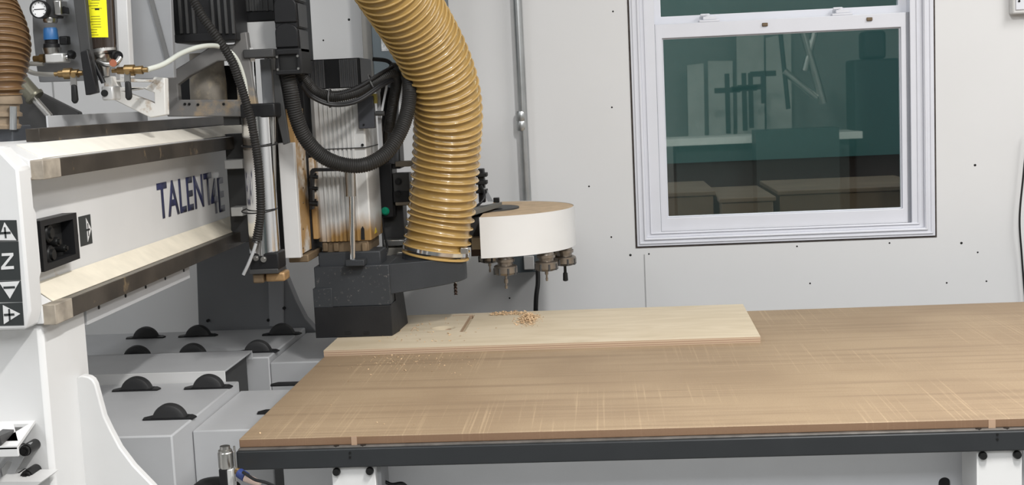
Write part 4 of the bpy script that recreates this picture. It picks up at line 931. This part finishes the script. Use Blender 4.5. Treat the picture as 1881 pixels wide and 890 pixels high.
# hose spigot
MB().lathe((HX, HY, zt_ - .004), (HX, HY, zt_ + .022), [(0, .094), (1, .092)], 48).build('spigot', chg, t)
p = P(657, 478, Y=FY - .02); pt = P(651, 325, Y=FY - .02)
MB().fb(634, 477, 669, 489, FY - .035, .05).build('rod_foot', chg, t, bevel=.003)
MB().cyl(P(648, 480, Y=FY - .018), P(646, 340, Y=FY - .018), .0085, n=24).build('guide_rod', chrm, t)
MB().cyl(P(644, 360, Y=FY - .018), P(643, 312, Y=FY - .018), .0155, n=24).build('guide_sleeve', stl, t)
t = thing('mounting_bracket', 'black bent bracket with bolts between slide and white spindle', 'bracket', P(575, 350, Y=3.68))
MB().pp([(569, 314), (573, 309), (634, 309), (634, 314), (577, 315), (574, 320), (574, 385), (568, 385)], [], 3.655, .03).build('bar', blk, t, bevel=.002)
for y in (324, 345, 373): MB().cyl(P(569, y, Y=3.66), P(584, y + 1, Y=3.66), .008 if y > 370 else .0055, n=14).build('bolt', boltm, t)

# router bit and clutter between spindle and hose
t = thing('router_bit', 'spiral router bit pointing down under the arm of the dust shoe', 'router bit', P(836, 541, Y=3.86))
b = MB(); p0, p1 = P(836, 512, Y=3.86), P(836, 541, Y=3.86)
b.cyl((p0.x, 3.86, p0.z + .012), (p0.x, 3.86, p0.z - .012), .0045, n=16); b.build('shank', stl, t)
b = MB(); ns = 24
rings = []
for i in range(ns + 1):
    z = p0.z - .010 - (p0.z - .010 - p1.z) * i / ns; a0_ = i * .5
    rings.append([b.b.verts.new((p0.x + (.0055 if k % 6 < 3 else .0032) * math.cos(a0_ + k * math.pi / 6), 3.86 + (.0055 if k % 6 < 3 else .0032) * math.sin(a0_ + k * math.pi / 6), z)) for k in range(12)])
for A_, B_ in zip(rings, rings[1:]):
    for k in range(12): b._f([A_[k], A_[(k + 1) % 12], B_[(k + 1) % 12], B_[k]])
b._f(rings[0]); b._f(rings[-1]); b.build('flutes', mat('carbide', (.10, .07, .06), .3, .8), t, smooth=False)

t = thing('side_drill_block', 'black actuator block with green button between spindle and amber hose', 'actuator', P(715, 450, Y=3.95))
YD = 3.97
MB().fb(690, 300, 722, 400, YD, .10).build('housing', blk, t, bevel=.004)
MB().fb(718, 260, 735, 310, YD + .02, .08).build('upper_housing', dgry, t, bevel=.003)
MB().fb(722, 318, 752, 352, YD - .01, .06).build('clamp_plate', dgry, t, bevel=.003)
MB().fb(722, 350, 752, 372, YD - .01, .06).build('clamp_plate', blk, t, bevel=.003)
MB().fb(726, 296, 760, 306, YD - .01, .05).build('cross_bar', mat('greasy_bar', (.20, .17, .13), .4, .5), t, bevel=.002)
MB().fb(726, 370, 770, 377, YD - .01, .05).build('cross_bar', bpy.data.materials['greasy_bar'], t, bevel=.002)
for y in (333, 356):
    p = P(732, y, Y=YD - .012); MB().lathe((p.x, YD - .008, p.z), (p.x, YD - .020, p.z), [(0, .011), (.5, .011), (.5, .0075), (1, .007)], 20).build('bolt', boltm, t)
p = P(707, 388, Y=YD - .01); MB().lathe((p.x, YD + .002, p.z), (p.x, YD - .012, p.z), [(0, .013), (.6, .013), (1, .008)], 24).build('green_button', grn, t)
MB().fb(700, 372, 742, 455, YD + .05, .08).build('lower_housing', dgry, t, bevel=.003)
MB().fb(698, 455, 742, 482, YD - .02, .08).build('base', mat('grey_cast_base', (.15, .14, .12), .5, var=.25, vs=30), t, bevel=.004)
MB().sweep(spline(pts((702, 400, YD - .02), (706, 430, YD - .02), (712, 455, YD - .02), (708, 470, YD - .03)), .004), .003, 8).build('cable', blk, t)
MB().fb(705, 440, 745, 452, YD - .015, .04).build('lug', stl, t, bevel=.003)
MB().fb(728, 462, 742, 474, YD - .03, .02).build('lug', stl, t, bevel=.003)
MB().cyl(P(722, 150, Y=YD + .02), P(722, 300, Y=YD + .02), .018, n=20).build('duct_tube', mat('slate_tube', (.07, .075, .085), .45), t)

# black ribbed conduits looping in front of the spindle
cord('ribbed_conduit', 'big black ribbed conduit looping from the energy chain under and up to the right', pts((526, 128, 3.46), (534, 165, 3.46), (543, 210, 3.47), (560, 252, 3.49), (590, 285, 3.52), (630, 302, 3.55), (672, 302, 3.57), (710, 280, 3.60), (736, 240, 3.63), (750, 195, 3.66), (752, 150, 3.69), (742, 132, 3.73), (720, 128, 3.75)), .0215, pitch=.0062, amp=.0018)
cord('ribbed_conduit', 'black ribbed conduit bundled with wires crossing the fan cap of the spindle', pts((548, 128, 3.50), (562, 150, 3.53), (580, 168, 3.56), (612, 177, 3.58), (650, 170, 3.60), (690, 150, 3.64), (718, 136, 3.68), (728, 150, 3.72), (722, 190, 3.76), (715, 240, 3.80)), .0165, pitch=.0055, amp=.0015)
for i, (dy, Yo) in enumerate(((11, .0), (15, -.01), (-10, .01))):
    o = MB().sweep(spline(pts((553, 140 + dy, 3.50 + Yo), (572, 163 + dy, 3.54 + Yo), (610, 181 + dy * .8, 3.56 + Yo), (655, 172 + dy, 3.58 + Yo), (698, 145 + dy, 3.62 + Yo), (722, 132 + dy, 3.68 + Yo)), .006), .0048, 8).build('wire', blk)
    tag(o, ('upper', 'middle', 'lowest')[(1, 2, 0)[i]] + ' thin black wire strapped along the conduit over the fan cap', 'wire', 'wires along the conduit over the fan cap')
for x, y, yy, tl in ((606, 180, 3.57, .9), (684, 152, 3.63, .6)):
    c = P(x, y, Y=yy); q = MB()
    dirv = (P(x + 10, y - (0 if x < 650 else 5), Y=yy) - c).normalized(); uu = Vector((0, 1, 0)); vv = dirv.cross(uu).normalized()
    q.sweep([c + uu * .024 * math.cos(a) + vv * .025 * math.sin(a) for a in [2 * math.pi * k / 32 for k in range(33)]], .0022, 8)
    o = q.build('cable_tie', mat('grey_tie', (.08, .08, .08), .5)); tag(o, ('left' if x < 650 else 'right') + ' cable tie around the conduit bundle over the fan cap', 'cable tie', 'cable ties on the conduit bundle')
for i, l in enumerate([((706, 150, 3.78), (700, 180, 3.79), (696, 200, 3.80)), ((716, 160, 3.79), (708, 200, 3.8), (700, 260, 3.82), (712, 300, 3.84)), ((728, 150, 3.81), (716, 190, 3.82), (708, 240, 3.83), (706, 300, 3.86)), ((684, 108, 3.78), (712, 112, 3.79), (726, 126, 3.79), (742, 134, 3.8))]):
    o = MB().sweep(spline(pts(*l), .006), .006 if i != 2 else .009, 8).build('wire', blk)
    tag(o, ['short black wire hanging beside the junction box of the spindle', 'long black wire hanging right of the spindle body', 'thickest black wire hanging left of the amber hose', 'black wire arching from the fan cap towards the amber hose'][i], 'wire', 'wires right of the spindle')

# ---------------------------------------------------------------- amber dust hose
t = thing('dust_hose', 'large amber ribbed dust hose curving down into the dust shoe', 'hose', (HX, HY, zt_))
path = [P(800, 468, Y=3.86)] + pts((805, 430, 3.86), (811, 390, 3.86), (815, 350, 3.85), (819, 300, 3.84), (822, 250, 3.82), (823, 205, 3.79), (815, 155, 3.75), (795, 102, 3.70), (768, 52, 3.64), (740, 8, 3.57), (712, -35, 3.50), (680, -90, 3.42))
hose(path, lambda s: .0985, .0238, hosem, hosr, t, .0030)
q = MB(); a_ = (path[1] - path[0]).normalized(); c = path[0] + a_ * .018
q.lathe(c - a_ * .007, c + a_ * .007, [(0, .099), (.05, .1022), (.95, .1022), (1, .099)], 56); q.build('hose_clamp', chrm, t)
q = MB(); p = c + Vector((.085, -.055, -.002)); q.box(p.x - .006, p.x + .018, p.y - .008, p.y + .006, p.z - .008, p.z + .010); q.build('clamp_screw', stl, t, bevel=.002)
q = MB(); q.lathe(path[0] - a_ * .003, path[0] + a_ * .005, [(0, .099), (.25, .1025), (.7, .1025), (1, .099)], 56); q.build('hose_cuff', hosr, t)

# ---------------------------------------------------------------- tool changer
TC = Vector((-.377, 4.2, 1.236)); TR = .285
t = thing('tool_changer', 'round tool changer with white curved guard beside the amber hose', 'tool changer', (TC.x, TC.y, 1.11))
zg0, zg1 = 1.107, 1.233
q = MB(); N_ = 40; vs = []
for k in range(N_ + 1):
    a = math.radians(-90 + 180 * k / N_)
    vs.append([q.b.verts.new((TC.x + r * math.cos(a), TC.y + r * math.sin(a), z)) for r, z in ((TR, zg0), (TR, zg1), (TR - .003, zg1), (TR - .003, zg0))])
for A_, B_ in zip(vs, vs[1:]):
    for i in range(4): q._f([A_[i], A_[(i + 1) % 4], B_[(i + 1) % 4], B_[i]])
q._f(vs[0]); q._f(vs[-1]); q.build('guard', wht, t)
q = MB(); q.plate([(TC.x + (TR - .004) * math.cos(math.radians(a)), TC.y + (TR - .004) * math.sin(math.radians(a)), zg1 - .004) for a in range(-90, 91, 4)], [], (0, 0, .003)); q.build('top_disc', tanm, t, smooth=False)
q = MB(); q.cyl((TC.x, TC.y, zg1 - .001), (TC.x, TC.y, zg1 + .004), .105, n=48); q.build('centre_disc', dgry, t)
q = MB(); q.cyl((TC.x, TC.y, zg0 + .02), (TC.x, TC.y, zg1 - .01), .16, n=40); q.build('hub', dgry, t)
MB().box(TC.x - .30, TC.x - .001, TC.y - .09, TC.y + .09, zg0 + .05, zg0 + .085).build('support_arm', mat('greasy_arm', (.16, .13, .09), .5, .3), t, bevel=.003)
q = MB(); pa = P(868, 391, Y=4.05); q.hexa([P(862, 398, Y=3.98), P(922, 379, Y=4.12), P(922, 379, Y=4.18), P(862, 392, Y=4.10), P(862, 387, Y=3.98), P(922, 371, Y=4.12), P(922, 370, Y=4.18), P(862, 382, Y=4.10)]); q.build('sensor_arm', mat('grey_arm', (.12, .12, .11), .45), t, bevel=.001)
MB().fb(906, 363, 917, 372, 4.12, .02).build('arm_screw', boltm, t, bevel=.002)
MB().fb(878, 310, 890, 372, 4.2, .04).build('sensor', blk, t, bevel=.003)
for y in (318, 332, 348): MB().fb(874, y, 894, y + 7, 4.19, .05).build('sensor_clip', rub, t, bevel=.002)
MB().pp([(886, 345), (892, 345), (906, 370), (896, 370)], [], 4.2, .01).build('sensor_stay', grym, t)
MB().sweep(spline(pts((884, 340, 4.18), (890, 360, 4.16), (880, 375, 4.14), (868, 380, 4.1)), .004), .004, 8).build('sensor_cable', blk, t)
MB().fb(864, 396, 892, 470, 4.12, .02).build('end_plate', mat('rusty_guide', (.05, .025, .02), .6), t)
MB().fb(866, 436, 891, 458, 4.0, .05).build('gripper', mat('greasy_gripper', (.25, .2, .13), .5), t, bevel=.002)
def holder(px, py, Y, cut, label):
    p = P(px, py, Y=Y); x, z = p.x, zg0 + .003
    t = thing('tool_holder', label, 'tool holder', (x, Y, z - .07), 'tool holders hanging in the tool changer')
    MB().lathe((x, Y, z), (x, Y, z - .036), [(0, .024), (.35, .026), (.36, .029), (.6, .029), (.62, .024), (1, .024)], 32).build('taper_flange', stl2, t)
    zz = z - .032; q = MB(); q.lathe((x, Y, zz), (x, Y, zz - .032), [(0, .031), (.1, .036), (.72, .036), (.9, .031), (1, .021)], 40); nt_ = q.build('collet_nut', stl2, t)
    q = MB()
    for k in range(8):
        a = math.pi / 4 * k + .3; q.cyl((x + .035 * math.cos(a), Y + .035 * math.sin(a), zz - .008), (x + .035 * math.cos(a), Y + .035 * math.sin(a), zz - .028), .0035, n=10)
    q.build('spanner_slots', dgry, nt_)
    q = MB()
    if cut == 'ball': q.lathe((x, Y, zz - .030), (x, Y, zz - .074), [(0, .004), (.3, .004), (.32, .0065), (.6, .0065), (.62, .003), (.78, .003), (.8, .005), (1, .004)], 16)
    elif cut == 'thin': q.lathe((x, Y, zz - .030), (x, Y, zz - .064), [(0, .0055), (.4, .0055), (.42, .003), (.7, .003), (.72, .0042), (1, .0035)], 16)
    else: q.lathe((x, Y, zz - .030), (x, Y, zz - .083), [(0, .006), (.1, .0045), (.45, .005), (.5, .0075), (.95, .0085), (1, .004)], 16)
    q.build('cutter', stl2 if cut != 'dark' else boltm, t)
stl2 = mat('bronzed_steel', (.27, .235, .20), .32, .85, var=.12, vs=40)
holder(928, 480, 3.965, 'ball', 'lowest tool holder with stepped silver bit, leftmost of three under the white guard')
holder(1003, 475, 4.03, 'thin', 'middle tool holder with short thin bit under the white guard')
holder(1037, 468, 4.14, 'dark', 'rightmost tool holder with thick dark bit under the white guard')
holder(1019, 470, 4.28, 'thin', 'rear tool holder half hidden behind the middle and rightmost ones')
holder(899, 470, 4.28, 'thin', 'tool holder half hidden at the cut edge of the white guard')
